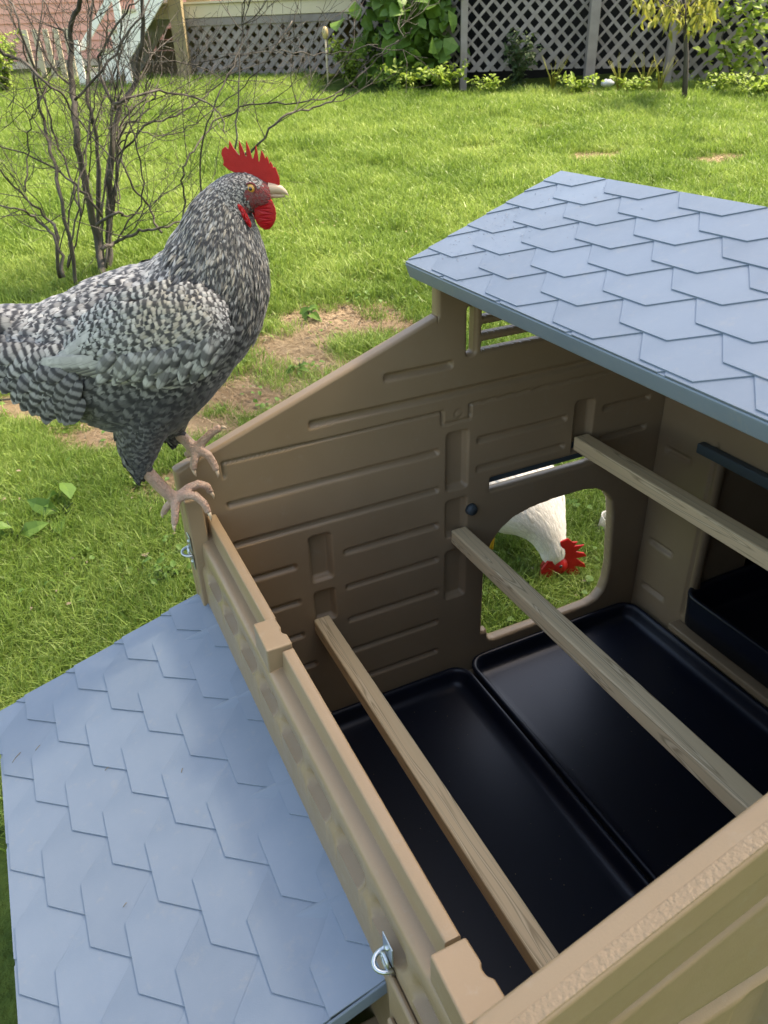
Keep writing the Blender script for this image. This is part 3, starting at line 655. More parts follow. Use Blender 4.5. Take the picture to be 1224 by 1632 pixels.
toe(mb, [FF_, (.020, .034, .166), (.040, .040, .182), (.058, .044, .190)], .0102, .0075)
toe(mb, [FF_, (.004, .018, .138), (.000, .012, .126), (-.001, .010, .116)], .0098, .007)
toe(mb, [FF_, (-.008, .036, .142), (-.018, .040, .134)], .010, .0075)
def rmat(c):
    if c.x > .160 and .590 < c.z < .640 and abs(c.y) > .006 and c.x-.160 > (c.z-.612)*.2: return 2
    return 1 if (c.z < .178 and c.x < .07) or (c.z < .215 and c.x > .014 and c.y > .018) else 0
body = remeshed('body', mb, [M['under'], M['legskin'], M['face']], .0036, rooster, rmat)
# claws
cl = MB()
for a, b, c_ in (((.030, -.050, .056), (.033, -.051, .046), (.032, -.051, .036)), ((.030, -.010, .078), (.034, -.009, .069), (.034, -.009, .060)), ((-.033, -.074, .046), (-.034, -.077, .038), (-.033, -.078, .031)),
                 ((.042, .016, .112), (.044, .015, .103), (.043, .015, .094)), ((.058, .044, .190), (.064, .046, .189), (.069, .047, .184)), ((-.001, .010, .118), (.001, .009, .109), (.003, .008, .103)), ((-.064, -.030, .046), (-.067, -.030, .040), (-.067, -.03, .034))):
    t_ = MB(); t_.tube([a, b, c_], [.0045, .003, .0006], 7); t_.build('claw', M['beak'], rooster, smooth=True)
# comb
def slab(name, P, y, th, m, parent, bulge=0):
    mb = MB(); mb.prism(P, y-th*.5, y+th*.5); o = mb.build(name, m, parent); me = o.data
    bm = bmesh.new(); bm.from_mesh(me); big = [f for f in bm.faces if len(f.verts) > 6]; bmesh.ops.bevel(bm, geom=[e for f in big for e in f.edges], offset=.0012, segments=2, affect='EDGES', clamp_overlap=True)
    big = [f for f in bm.faces if len(f.verts) > 6]; bmesh.ops.triangulate(bm, faces=big)
    if bulge: 
        big = [f for f in bm.faces if abs(f.normal.y) > .9]; r_ = bmesh.ops.poke(bm, faces=big)
        for v in r_['verts']: v.co.y += bulge*(1 if v.co.y > y else -1)
    bm.to_mesh(me); bm.free(); return o
comb = [(.151, .649), (.143, .653), (.135, .660), (.137, .666), (.1345, .676), (.137, .683), (.142, .686), (.1465, .682), (.148, .687), (.1495, .694), (.154, .684), (.161, .674), (.163, .6725), (.163, .684), (.1645, .694), (.168, .684), (.1715, .672), (.1735, .671), (.174, .682), (.1755, .693), (.179, .681), (.1815, .668), (.1835, .668), (.187, .677), (.1895, .686), (.191, .676), (.1912, .663), (.1925, .663), (.195, .671), (.1975, .679), (.2, .674), (.202, .667), (.205, .670), (.207, .664), (.2075, .659), (.210, .6625), (.212, .658), (.213, .654), (.2165, .654), (.219, .646), (.2215, .637), (.221, .629), (.216, .622), (.205, .624), (.196, .631), (.185, .641), (.169, .647)]
slab('comb', comb, 0, .006, M['comb'], rooster)
wat = [(.186, .611), (.195, .612), (.204, .611), (.2085, .604), (.2115, .596), (.212, .587), (.2105, .578), (.206, .570), (.199, .5635), (.192, .563), (.185, .567), (.180, .573), (.177, .583), (.178, .596)]
slab('wattle', wat, -.013, .006, M['comb'], rooster, bulge=.002); slab('wattle', [(p[0]-.006, p[1]+.003) for p in wat], .013, .006, M['comb'], rooster, bulge=.002)
lobe = [(.152, .607), (.157, .608), (.162, .603), (.167, .594), (.171, .584), (.1735, .576), (.172, .570), (.168, .574), (.163, .583), (.157, .595)]
slab('ear_lobe', lobe, -.0335, .006, M['comb'], rooster, bulge=.002); slab('ear_lobe', lobe, .0335, .006, M['comb'], rooster, bulge=.002)
bk = MB()
for P_, rr_ in (([(.203, 0, .622), (.214, 0, .6225), (.224, 0, .6205), (.231, 0, .6155), (.2335, 0, .611)], [(.010, .011), (.0085, .008), (.006, .006), (.003, .0035), (.0006, .0008)]), ([(.200, 0, .613), (.212, 0, .6125), (.222, 0, .6115), (.228, 0, .6115)], [(.008, .005), (.0065, .004), (.004, .0028), (.001, .001)])):
    b = len(bk.V)
    for p, (ry_, rz_) in zip(P_, rr_):
        for k in range(10): an = 2*math.pi*k/10; bk.V.append(Vector(p)+Vector((0, ry_*math.cos(an), rz_*math.sin(an))))
    for i in range(len(P_)-1):
        for k in range(10): bk.F.append([b+i*10+k, b+i*10+(k+1) % 10, b+(i+1)*10+(k+1) % 10, b+(i+1)*10+k])
bk.build('beak', M['beak'], rooster, smooth=True)
for sy in (-1, 1):
    e = MB(); e.sphere((0, 0, 0), .0068, .0045, .0068, 14, 9); eo = e.build('eye', M['eye'], rooster, smooth=True); eo.location = (.1775, sy*.0245, .6275)
    e = MB(); e.sphere((0, 0, 0), .0030, .0016, .0030, 12, 7); po = e.build('pupil', M['pupil'], eo, smooth=True); po.location = (0, sy*.0038, 0)
    e = MB(); e.tube([(.0085*math.cos(a), sy*.0008, .0082*math.sin(a)) for a in np.linspace(0, 2*math.pi, 17)], .0015, 6); e.build('eyelid', M['face'], eo, smooth=True)
    lf_ = MB(); lf_.sphere((0, 0, 0), .022, .0045, .015, 18, 10); fo = lf_.build('face_skin', M['face'], rooster, smooth=True); fo.location = (.186, sy*.0190, .6165); fo.rotation_euler = (0, R(18), R(-sy*14))
rng = random.Random(11)
def jit(d, n, a, tilt):
    u = n.cross(d); d2 = (d+u*rng.gauss(0, a)+n*(tilt+rng.gauss(0, .04))).normalized(); n2 = (n-d2*n.dot(d2)).normalized(); return d2, n2
F_ = Feathers()
def grow(F_, loft, t0, t1, dt, spacing, fn, ths=(0, 2*math.pi)):
    t = t0
    while t <= t1:
        a = loft.at(t, 0); b = loft.at(t, math.pi); c = loft.at(t, math.pi/2); r1 = (a-b).length/2; r2 = abs(c.y-loft.y0); per = math.pi*(r1+r2)
        n = max(6, int(per/spacing))
        for k in range(n):
            th = 2*math.pi*(k+rng.random()*.8+(.5 if int(t/dt) % 2 else 0))/n; tt = t+rng.uniform(-.5, .5)*dt
            fn(F_, loft, min(max(tt, 0), loft.k), th)
        t += dt
def body_f(F_, lf, t, th):
    p, d, n = lf.frame(t, th); c = math.cos(th); x, z = p.x, p.z
    if t > 14.6 and not (c > .35 and t < 16.2) and c > -.97: return
    if t > 16.3: return
    if t > 12.5:                                     # head: tiny scale-like feathers
        L, wd, sh, fa, fb, a, tilt = .012, .006, 1, (rng.random(), 1.6, rng.uniform(.3, .8)), (rng.random()*.15, 0, 0), .25, .10
    elif t > 9.2 or (t > 7.6 and c > .15):           # hackle
        k = (t-9)/4; L, wd, sh = .044-.022*max(0, k), .0068-.0022*max(0, k), 1
        fa = (rng.random(), rng.uniform(1.0, 2.2), rng.uniform(.15, .85)); fb = (max(0, .7*rng.random()-.1), .10*rng.random(), .8); a, tilt = .16, .10
    elif c > .25 and t > 2:                          # back and saddle
        L, wd, sh = .054, .018, 0; fa = (rng.random(), rng.uniform(2.2, 2.9), rng.uniform(.4, 1.0)); fb = (rng.random()*.15, 0, rng.random()*.5); a, tilt = .26, .14
    elif z < .33 and t > 3.0 and c < .1:             # dark fluffy belly
        L, wd, sh = .050, .024, 0; fa = (rng.random(), rng.uniform(1.6, 2.4), rng.uniform(.08, .24)); fb = (0, 0, 0); a, tilt = .3, .15
    elif t <= 3.2:
        L, wd, sh = .062, .030, 0; fa = (rng.random()*.3, rng.uniform(3.0, 3.6), rng.uniform(.3, .65)); fb = (0, 0, 0); a, tilt = .14, .12
    else:
        L, wd, sh = .048, .022, 0; fa = (rng.random()*.5, rng.uniform(2.2, 2.9), rng.uniform(.18, .50)); fb = (0, 0, 0); a, tilt = .16, .10
    # flank feathers sweep down a little
    d = (d+Vector((0, 0, -.55 if (c < .3 and t < 9) else -.12))); d = (d-n*d.dot(n)).normalized()
    d, n = jit(d, n, a, tilt); F_.add(p-d*.2*L, d, n, L*rng.uniform(.85, 1.15), wd*rng.uniform(.85, 1.15), sh, fa=fa, fb=fb, droop=.10, curl=rng.gauss(0, .06))
grow(F_, BODY, 0.2, 9.2, .165, .0110, body_f); grow(F_, BODY, 9.2, 12.5, .13, .0048, body_f); grow(F_, BODY, 12.5, 16.3, .13, .0035, body_f)
def thigh_f(F_, lf, t, th):
    p, d, n = lf.frame(t, th); d = -d; d, n = jit(d, n, .25, .12)
    F_.add(p, d, n, .030, .016, 0, fa=(rng.random(), rng.uniform(1.8, 2.4), rng.uniform(.08, .28)), droop=.15)
for lf in TH: grow(F_, lf, .6, 3.0, .13, .010, thigh_f)
pl = F_.build('plumage', M['barred'], rooster); pl['kind'] = 'stuff'
# wings: shield on each flank
def spline(P, n=10): return catmull(P, n)
WO = [(.118, .455), (.085, .493), (.001, .500), (-.056, .476), (-.115, .430), (-.150, .386)]      # upper edge, shoulder to tip
WL = [(.122, .415), (.092, .378), (.029, .352), (-.047, .361), (-.115, .364), (-.150, .380)]      # lower edge
for sy in (-1, 1):
    U_ = spline([(a, b, 0) for a, b in WO], 8); L_ = spline([(a, b, 0) for a, b in WL], 8)
    def wp(t, v):           # t 0 shoulder ..1 tip, v 0 top..1 bottom
        q = t*(len(U_)-1); i = min(int(q), len(U_)-2); f = q-i; a = U_[i]*(1-f)+U_[i+1]*f; b = L_[i]*(1-f)+L_[i+1]*f
        c = a*(1-v)+b*v; bul = .150*math.sqrt(max(0, 1-((c[0]-.0)/.26)**2))-.045*(v-.55)**2*4*.5-.012*t
        rim = min(1, math.sqrt(min(t+.02, 1.02-t, v+.02, 1.02-v)/.18)); return Vector((c[0], sy*(bul-.030+.022*rim), c[1]))
    mb = MB(); nT, nV = 22, 12
    for s_ in (0, 1):
        for i in range(nT+1):
            for j in range(nV+1): p = wp(i/nT, j/nV); mb.V.append(p if s_ == 0 else Vector((p.x, p.y-sy*.018, p.z)))
    q = (nT+1)*(nV+1)
    for i in range(nT):
        for j in range(nV): a = i*(nV+1)+j; mb.F.append([a, a+1, a+nV+2, a+nV+1]); mb.F.append([q+a, q+a+nV+1, q+a+nV+2, q+a+1])
    for i in range(nT): a = i*(nV+1); mb.F.append([a, a+nV+1, q+a+nV+1, q+a]); a += nV; mb.F.append([a, q+a, q+a+nV+1, a+nV+1])
    for j in range(nV): a = j; mb.F.append([a, q+a, q+a+1, a+1]); a = nT*(nV+1)+j; mb.F.append([a, a+1, q+a+1, q+a])
    wing = mb.build('wing', M['under'], rooster, smooth=True)
    def wframe(t, v, ang):          # ang: direction below straight back
        p = wp(t, v); e = .01; a = (wp(min(t+e, 1), v)-wp(max(t-e, 0), v)).normalized(); b = (wp(t, min(v+e, 1))-wp(t, max(v-e, 0))).normalized()
        n = a.cross(b).normalized(); n = n if n.y*sy > 0 else -n; n = (n+Vector((0, sy*1.2, 0))).normalized()
        d = Vector((-math.cos(ang), 0, -math.sin(ang))); d = (d-n*d.dot(n)).normalized(); return p, d, n
    # flight feathers, long and pale, built one by one
    for k in range(15):
        f = k/14; t = .30+.52*f; p, d, n = wframe(t, .50+.34*(1-f)*.9, R(30-22*f)); p = p+n*(.0015+.0009*k)
        W_ = Feathers(); W_.add(p, d, n, .100-.02*(1-f), .021, 2, droop=.10, fa=(rng.random(), 3.2, rng.uniform(.8, 1.0)), fb=(.02, .85, 1), cup=.10, rows=(0, .1, .25, .45, .65, .8, .88, .95, 1))
        W_.build('flight_feather', M['barred'], wing)
    for k in range(6):
        f = k/5; p, d, n = wframe(.60+.05*k, .22+.06*k, R(28-2*k)); p = p+n*(.010+.0008*k)
        W_ = Feathers(); W_.add(p, d, n, .075, .020, 2, droop=.10, fa=(rng.random(), 2.6, .9), fb=(.0, .8, 1), cup=.12, rows=(0, .1, .25, .45, .65, .8, .88, .95, 1))
        W_.build('flight_feather', M['barred'], wing)
    W_ = Feathers()
    for i in range(38):
        for j in range(21):
            t = 1-(i+rng.random())/38; v = 1-(j+rng.random())/21
            if t > .72 and v > .30: continue
            if v > .62 and t > .50: continue
            buff = max(0, 1-((t-.30)/.22)**2)*max(0, 1-((v-.28)/.35)**2)
            ang = R(18+34*v*(1-t)); p, d, n = wframe(t, v, ang); p = p+n*(.0165-.012*t*v)
            big = v > .62; L = .038+.020*big-.010*(v < .3); wd = .018+.003*big-.006*(v < .3)
            white = .25*rng.random() if v > .66 else .28*rng.random()*(1 if t < .6 else 0)
            d, n = jit(d, n, .13, .10)
            W_.add(p-d*.3*L, d, n, L*rng.uniform(.9, 1.1), wd, 0, fa=(rng.random(), rng.uniform(1.6, 2.6), rng.uniform(.6, 1.0)), fb=(min(.6, buff*rng.uniform(.2, .8)), white*.6, .7+.3*rng.random()), droop=.10)
    for row, (v_, L, wd, br) in enumerate(((.62, .048, .019, .8), (.76, .056, .020, 1.0))):
        for k in range(17):
            t = .60-.52*k/16+.015*row+rng.gauss(0, .008); p, d, n = wframe(t, v_+rng.gauss(0, .025), R(34+26*(1-t)+rng.gauss(0, 5))); p = p+n*(.0185-.0025*row); d, n = jit(d, n, .06, .09)
            W_.add(p-d*.15*L, d, n, L*rng.uniform(.92, 1.08), wd, 0, fa=(rng.random()*.5, rng.uniform(1.6, 2.3), br*rng.uniform(.65, 1)), fb=(.08*rng.random(), .10+.35*rng.random(), 1), droop=.10, cup=.26)
    wc = W_.build('wing_coverts', M['barred'], wing); wc['kind'] = 'stuff'
# tail: long drooping feathers
for k in range(34):
    f = rng.random(); sy = -1 if k % 2 else 1
    p = Vector((-.245-.02*f, sy*(.015+.045*rng.random()), .44-.07*f)); a = R(2+26*f+rng.gauss(0, 4)); d = Vector((-math.cos(a), sy*.15, -math.sin(a))).normalized(); n = Vector((-.15*math.sin(a), sy*1.0, .45)); n = (n-d*n.dot(d)).normalized()
    T_ = Feathers(); T_.add(p, d, n, .15-.05*f, .034, 2, droop=.20, fa=(rng.random(), rng.uniform(4, 5.5), rng.uniform(.35, .75)), cup=.15, rows=(0, .08, .2, .35, .5, .65, .78, .88, .95, 1)); T_.build('tail_feather', M['barred'], rooster)
# flank saddle feathers hanging in rows behind the wing
S_ = Feathers()
for i in range(16):
    for j in range(11):
        x = -.125-.0115*i+rng.gauss(0, .003); z = .415-.0165*j-.006*rng.random()
        hit = None
        for sy in (-1, 1):
            zb_ = np.interp(x, [-.31, -.292, -.26, -.203, -.152, -.098], [.40, .375, .335, .290, .250, .220])
            if z < zb_+.055 or z < .300+.35*max(0, x+.19): continue
            y = sy*(.125*math.sqrt(max(.05, 1-((z-.35)/.14)**2))*(1-(abs(x)-.12)*2.2)+.006)
            a = R(38+4*j+rng.gauss(0, 6)); n = Vector((0, sy*1.0, (z-.33)*5)).normalized(); d = Vector((-math.cos(a), 0, -math.sin(a))); d = (d-n*d.dot(n)).normalized(); d, n = jit(d, n, .08, .10)
            S_.add(Vector((x, y, z)), d, n, .056, .027, 0, fa=(.12*rng.random()+.1*j, 3.6, rng.uniform(.30, .70)*(1 if j < 4 else .6)), fb=(0, 0, 0), droop=.14)
sf = S_.build('saddle_feathers', M['barred'], rooster); sf['kind'] = 'stuff'

# white chicken pecking outside the doorway
CH = Vector((1.070, .510, 0)); hen = empty('white_chicken', CH, -YAW+R(-90)+R(38)); hen.scale = (1.36, 1.36, 1.36)
tag(hen, 'white chicken pecking the grass, seen through the coop doorway', 'chicken')
ht = [(-.27, .43), (-.19, .385), (-.10, .355), (-.01, .335), (.07, .300), (.125, .250), (.160, .195), (.180, .145), (.190, .110), (.186, .080)]
hb = [(-.22, .34), (-.15, .235), (-.08, .165), (0, .135), (.055, .130), (.090, .135), (.112, .125), (.130, .100), (.145, .075), (.160, .062)]
hh = [.035, .075, .112, .128, .118, .090, .058, .038, .028, .018]
HB = Loft([(a[0], a[1], b[0], b[1], h_*.95) for a, b, h_ in zip(ht, hb, hh)]); mb = MB(); HB.mesh(mb)
for sy in (-1, 1):
    mb.tube([(-.01, sy*.055, .20), (-.01, sy*.056, .15), (.008, sy*.058, .10), (.0, sy*.06, .012)], [.035, .02, .009, .008], 10)
    for a in (-28, 0, 28): mb.tube([(0, sy*.06, .012), (.025*math.cos(R(a)), sy*.06+.025*math.sin(R(a)), .010), (.055*math.cos(R(a)), sy*.06+.055*math.sin(R(a)), .005)], [.0075, .006, .004], 7)
    mb.tube([(0, sy*.06, .012), (-.028, sy*.06, .006)], [.006, .004], 7)
remeshed('body', mb, [M['whiteunder'], M['yellowleg']], .0045, hen, lambda c: 1 if (c.z < .125 and c.x < .07) else 0)
H_ = Feathers()
def hen_f(F_, lf, t, th):
    p, d, n = lf.frame(t, th)
    if t > 8.2: return
    k = max(0, (t-5)/4); d, n = jit(d, n, .12, .05); L = (.060 if t < 5 else .045-.02*k); wd = .024-.012*k
    F_.add(p-d*.2*L, d, n, L, wd, 1 if t > 4 else 0, fa=(rng.random(), 1, rng.uniform(.85, 1.1)), droop=.10)
grow(H_, HB, .1, 4.5, .18, .013, hen_f); grow(H_, HB, 4.5, 8.2, .11, .007, hen_f)
hp = H_.build('plumage', M['whitef'], hen); hp['kind'] = 'stuff'
for k in range(9):
    a = R(52+rng.gauss(0, 8)); T_ = Feathers(); d = Vector((-math.cos(a), (k-4)*.07, math.sin(a))).normalized(); n = Vector((0.2, (k-4)*.3+.2, .5)); n = (n-d*n.dot(d)).normalized()
    T_.add(Vector((-.20, (k-4)*.012, .36)), d, n, .14, .04, 2, fa=(rng.random(), 1, 1), rows=(0, .1, .3, .5, .7, .85, .95, 1)); T_.build('tail_feather', M['whitef'], hen)
# head furniture: the head is turned so that its comb shows side on
hd = Vector((.178, 0, .085)); turn = R(60)
def headpart(o): o.location = hd; o.rotation_euler = (0, 0, turn)
combh = [(-.015, .050), (.000, .056), (.010, .046), (.020, .045), (.014, .036), (.034, .036), (.018, .022), (.036, .016), (.042, .008), (.020, .006), (.040, -.012), (.043, -.020), (.020, -.014), (.032, -.032), (.028, -.043), (.012, -.034), (.004, -.028), (-.012, 0)]
headpart(slab('comb', [(p[0]*1.25+.016, p[1]*1.2+.004) for p in combh], -.004, .006, M['comb'], hen))
wath = [(-.020, .018), (-.008, .020), (.002, .0), (.004, -.040), (-.008, -.056), (-.026, -.054), (-.036, -.034), (-.034, -.004)]
headpart(slab('wattle', [(p[0]-.012, p[1]-.004) for p in wath], -.008, .007, M['comb'], hen, bulge=.002)); headpart(slab('wattle', [(p[0]-.006, p[1]-.006) for p in wath], .012, .007, M['comb'], hen, bulge=.002))
e = MB(); e.sphere((.002, 0, -.006), .021, .019, .026, 14, 9); headpart(e.build('face_skin', M['comb'], hen, smooth=True))
e = MB(); e.tube([(0, 0, -.015), (.001, 0, -.034), (.003, 0, -.046)], [.009, .006, .001], 10); headpart(e.build('beak', M['yellowleg'], hen, smooth=True))
for sy in (-1, 1): e = MB(); e.sphere((.0, sy*.016, .0), .0045); headpart(e.build('eye', M['pupil'], hen, smooth=True))

# clear plastic cup lying beyond the doorway
mb = MB(); prc = [(.030, 0), (.032, .006), (.040, .10), (.042, .104), (.040, .106), (.0375, .10), (.030, .010), (.001, .008)]
for r_, z in prc:
    for k in range(20): mb.V.append(Vector((r_*math.cos(k*math.pi/10), r_*math.sin(k*math.pi/10), z)))
for i in range(len(prc)-1):
    for k in range(20): mb.F.append([i*20+k, i*20+(k+1) % 20, (i+1)*20+(k+1) % 20, (i+1)*20+k])
M['clear'] = mat('cloudy_plastic', (.75, .72, .68), .25, .5, trans=.3)
cup = mb.build('plastic_cup', M['clear'], smooth=True); cup.location = (1.46, .44, .01); cup.rotation_euler = (R(12), R(8), 0); tag(cup, 'cloudy plastic cup standing in the grass beyond the doorway edge', 'cup')

# scraps on the lid
for (u, y, l, a, cat_) in ((-.445, -.155, .022, 40, 'the longest, near the far outer edge'), (-.40, -.16, .012, 35, 'the short one beside the longest'), (-.285, -.31, .008, 20, 'a tiny one at the middle'), (-.165, -.415, .008, 60, 'a tiny one closest to the hinge'), (-.30, -.585, .007, 30, 'a tiny one nearest the viewer')):
    mb = MB(); c0 = LP(u, y, .0062); dx = Vector((math.cos(R(a)), math.sin(R(a)), .3355*math.cos(R(a)))); dy = Vector((-dx.y, dx.x, -dx.y*.3355))
    mb.tube([c0, c0+dx*l*.5+dy*l*.08, c0+dx*l], .0006, 5); o = mb.build('dry_stem', M['stem'], smooth=True)
    tag(o, 'dry plant stem lying on the lid, '+cat_, 'plant stem', 'dry stems fallen on the lid')

# ------------------------------------------------------------------ grass
def grass_mat(name, cols, trans=.38):
    m = bpy.data.materials.new(name); m.use_nodes = True; t = m.node_tree; p = t.nodes['Principled BSDF']; N = t.nodes.new; L = t.links.new
    oi = N('ShaderNodeObjectInfo'); uv = N('ShaderNodeUVMap'); sx = N('ShaderNodeSeparateXYZ'); L(uv.outputs[0], sx.inputs[0])
    tc = N('ShaderNodeNewGeometry'); n = N('ShaderNodeTexNoise'); n.inputs['Scale'].default_value = 1.4; n.inputs['Detail'].default_value = 5; L(tc.outputs['Position'], n.inputs['Vector'])
    ad = N('ShaderNodeMath'); ad.operation = 'ADD'; m1 = N('ShaderNodeMath'); m1.operation = 'MULTIPLY'; m1.inputs[1].default_value = .45; L(sx.outputs[0], m1.inputs[0])
    m2 = N('ShaderNodeMath'); m2.operation = 'MULTIPLY_ADD'; m2.inputs[1].default_value = 1.2; m2.inputs[2].default_value = -.32; L(n.outputs['Fac'], m2.inputs[0]); L(m1.outputs[0], ad.inputs[0]); L(m2.outputs[0], ad.inputs[1])
    r = N('ShaderNodeValToRGB'); e = r.color_ramp.elements; e[0].position = .15; e[0].color = (*cols[0], 1); e[1].position = .85; e[1].color = (*cols[2], 1); x = e.new(.5); x.color = (*cols[1], 1)
    L(ad.outputs[0], r.inputs[0]); L(r.outputs[0], p.inputs['Base Color']); p.inputs['Roughness'].default_value = .45; p.inputs['Specular IOR Level'].default_value = .35
    tr = N('ShaderNodeBsdfTranslucent'); ms = N('ShaderNodeMixShader'); ms.inputs[0].default_value = trans; L(r.outputs[0], tr.inputs['Color']); L(p.outputs[0], ms.inputs[1]); L(tr.outputs[0], ms.inputs[2]); L(ms.outputs[0], t.nodes['Material Output'].inputs['Surface'])
    return m
M['grass'] = grass_mat('grass_blade', [(.090, .165, .026), (.180, .280, .048), (.310, .400, .105)])
M['straw'] = grass_mat('straw_blade', [(.17, .115, .06), (.28, .20, .12), (.42, .33, .21)], .15)
def tuft(n, rad, hmin, hmax, wd, lean, m, flat=False):
    V = []; F = []; UV = []
    for _ in range(n):
        a = random.random()*6.283; r = rad*math.sqrt(random.random()); x, y = r*math.cos(a), r*math.sin(a); h = random.uniform(hmin, hmax); b = random.random()*6.283
        ln = random.uniform(.15, 1)*lean; dx, dy = math.cos(b), math.sin(b); ang = random.random()*6.283; ux, uy = math.cos(ang), math.sin(ang); w2 = wd*random.uniform(.6, 1.2)/2; c = random.random(); k = len(V)
        if flat: h *= .25; ln = lean*4
        for t, ww in ((0, .8), (.4, 1), (.75, .7)):
            z = h*(t-.35*ln*t*t); o = h*ln*t*t*1.1
            if flat: z = .004+.02*t*(1-t)*c+.004*c; o = t*(.03+.05*c)
            for s in (-1, 1): V.append((x+dx*o+ux*w2*ww*s, y+dy*o+uy*w2*ww*s, z)); UV.append((c, t))
        V.append((x+dx*h*ln*1.15, y+dy*h*ln*1.15, h*(1-.35*ln)) if not flat else (x+dx*(.03+.05*c)*1.25, y+dy*(.03+.05*c)*1.25, .004)); UV.append((c, 1))
        F += [(k, k+1, k+3, k+2), (k+2, k+3, k+5, k+4), (k+4, k+5, k+6)]
    me = bpy.data.meshes.new('tuft'); me.from_pydata(V, [], F); ul = me.uv_layers.new(name='UVMap'); li = np.empty(len(me.loops), dtype=np.int32); me.loops.foreach_get('vertex_index', li); ul.data.foreach_set('uv', np.array(UV, dtype=np.float32)[li].ravel())
    me.materials.append(m); me.update(); return me
lib = bpy.data.collections.new('tuft_library')
def scatter(name, meshes, pts, scl, parent=None):
    """one stuff object: geometry nodes instance the tuft meshes on the given points"""
    obs = []
    for me in meshes: o = bpy.data.objects.new('tuft', me); lib.objects.link(o); obs.append(o)
    base = bpy.data.meshes.new(name); base.from_pydata([tuple(p) for p in pts], [], [])
    n = len(pts); at = base.attributes.new('rz', 'FLOAT_VECTOR', 'POINT'); rot = np.zeros((n, 3), dtype=np.float32); rot[:, 2] = np.random.rand(n)*6.283; rot[:, 0] = np.random.randn(n)*.09; rot[:, 1] = np.random.randn(n)*.09; at.data.foreach_set('vector', rot.ravel())
    at = base.attributes.new('sc', 'FLOAT', 'POINT'); at.data.foreach_set('value', np.asarray(scl, dtype=np.float32)); at = base.attributes.new('ix', 'INT', 'POINT'); at.data.foreach_set('value', np.random.randint(0, len(obs), n).astype(np.int32))
    o = bpy.data.objects.new(name, base); COL.objects.link(o)
    g = bpy.data.node_groups.new(name+'_nodes', 'GeometryNodeTree'); g.interface.new_socket('Geometry', in_out='INPUT', socket_type='NodeSocketGeometry'); g.interface.new_socket('Geometry', in_out='OUTPUT', socket_type='NodeSocketGeometry')
    gi = g.nodes.new('NodeGroupInput'); go = g.nodes.new('NodeGroupOutput'); jn = g.nodes.new('GeometryNodeJoinGeometry')
    def na(nm, ty): q = g.nodes.new('GeometryNodeInputNamedAttribute'); q.data_type = ty; q.inputs[0].default_value = nm; return next(s for s in q.outputs if s.enabled and s.name == 'Attribute')
    rz, sc, ix = na('rz', 'FLOAT_VECTOR'), na('sc', 'FLOAT'), na('ix', 'INT')
    for i, ob in enumerate(obs):
        q = g.nodes.new('GeometryNodeObjectInfo'); q.inputs['Object'].default_value = ob; q.inputs['As Instance'].default_value = True
        c = g.nodes.new('FunctionNodeCompare'); c.data_type = 'INT'; c.operation = 'EQUAL'; ins = [s for s in c.inputs if s.enabled]; g.links.new(ix, ins[0]); ins[1].default_value = i
        ip = g.nodes.new('GeometryNodeInstanceOnPoints'); g.links.new(gi.outputs[0], ip.inputs['Points']); g.links.new(c.outputs[0], ip.inputs['Selection']); g.links.new(q.outputs['Geometry'], ip.inputs['Instance']); g.links.new(rz, ip.inputs['Rotation']); g.links.new(sc, ip.inputs['Scale']); g.links.new(ip.outputs[0], jn.inputs[0])
    g.links.new(jn.outputs[0], go.inputs[0]); md = o.modifiers.new('scatter', 'NODES'); md.node_group = g
    return o
def in_coop(x, y): return (-.10 < x < 1.24 and -1.17 < y < .05) or (-.51 < x < 0 and -.90 < y < 0) or (1.2 < x < 1.66 and -1.05 < y < -.15)
def field(n, dmin, dmax, fac=lambda d: 1, wide=.62):
    P = []; S = []
    for _ in range(n):
        d = math.sqrt(random.uniform(dmin*dmin, dmax*dmax)); l = random.uniform(-wide, wide)*d*1.0
        x = CAM.x+HD.x*d+HD.y*l; y = CAM.y+HD.y*d-HD.x*l
        if in_coop(x, y) or (d > 10.15 and l > -.06*d): continue
        q = dirt(x, y)
        if random.random() < (q-.25)*2.0: continue
        P.append((x, y, gz(x, y)-.003)); S.append(fac(d)*random.uniform(.65, 1.25)*(1-.5*min(1, q))*(1+.35*noise.noise(Vector((x*2.2, y*2.2, 0)))))
    return P, S
tn = [tuft(34, .045, .035, .085, .0034, 1.0, M['grass']) for _ in range(6)]
tf = [tuft(52, .09, .05, .10, .0046, .9, M['grass']) for _ in range(5)]
P, S = field(17000, .35, 3.6, wide=.75); o = scatter('lawn_grass', tn, P, S); tag(o, 'green lawn grass round the coop', 'grass', kind='stuff')
P, S = field(24000, 3.4, 11.6, lambda d: 1.0+.02*d, wide=.58); o = scatter('lawn_grass', tf, P, S); tag(o, 'bright green lawn grass rising to the lattice fence', 'grass', kind='stuff')
ts = [tuft(40, .07, .03, .07, .0028, 1.0, M['straw'], flat=True) for _ in range(4)]
P = []; S = []
for _ in range(26000):
    d = math.sqrt(random.uniform(1.2, 100)) if random.random() < .3 else random.uniform(2.0, 4.4); l = random.uniform(-.6, .6)*d; x = CAM.x+HD.x*d+HD.y*l; y = CAM.y+HD.y*d-HD.x*l
    if in_coop(x, y): continue
    if random.random() < .05+dirt(x, y)*1.2: P.append((x, y, gz(x, y))); S.append(random.uniform(.6, 1.3))
o = scatter('dry_grass', ts, P, S); tag(o, 'dead straw coloured grass over the bare patches of lawn', 'grass', kind='stuff')

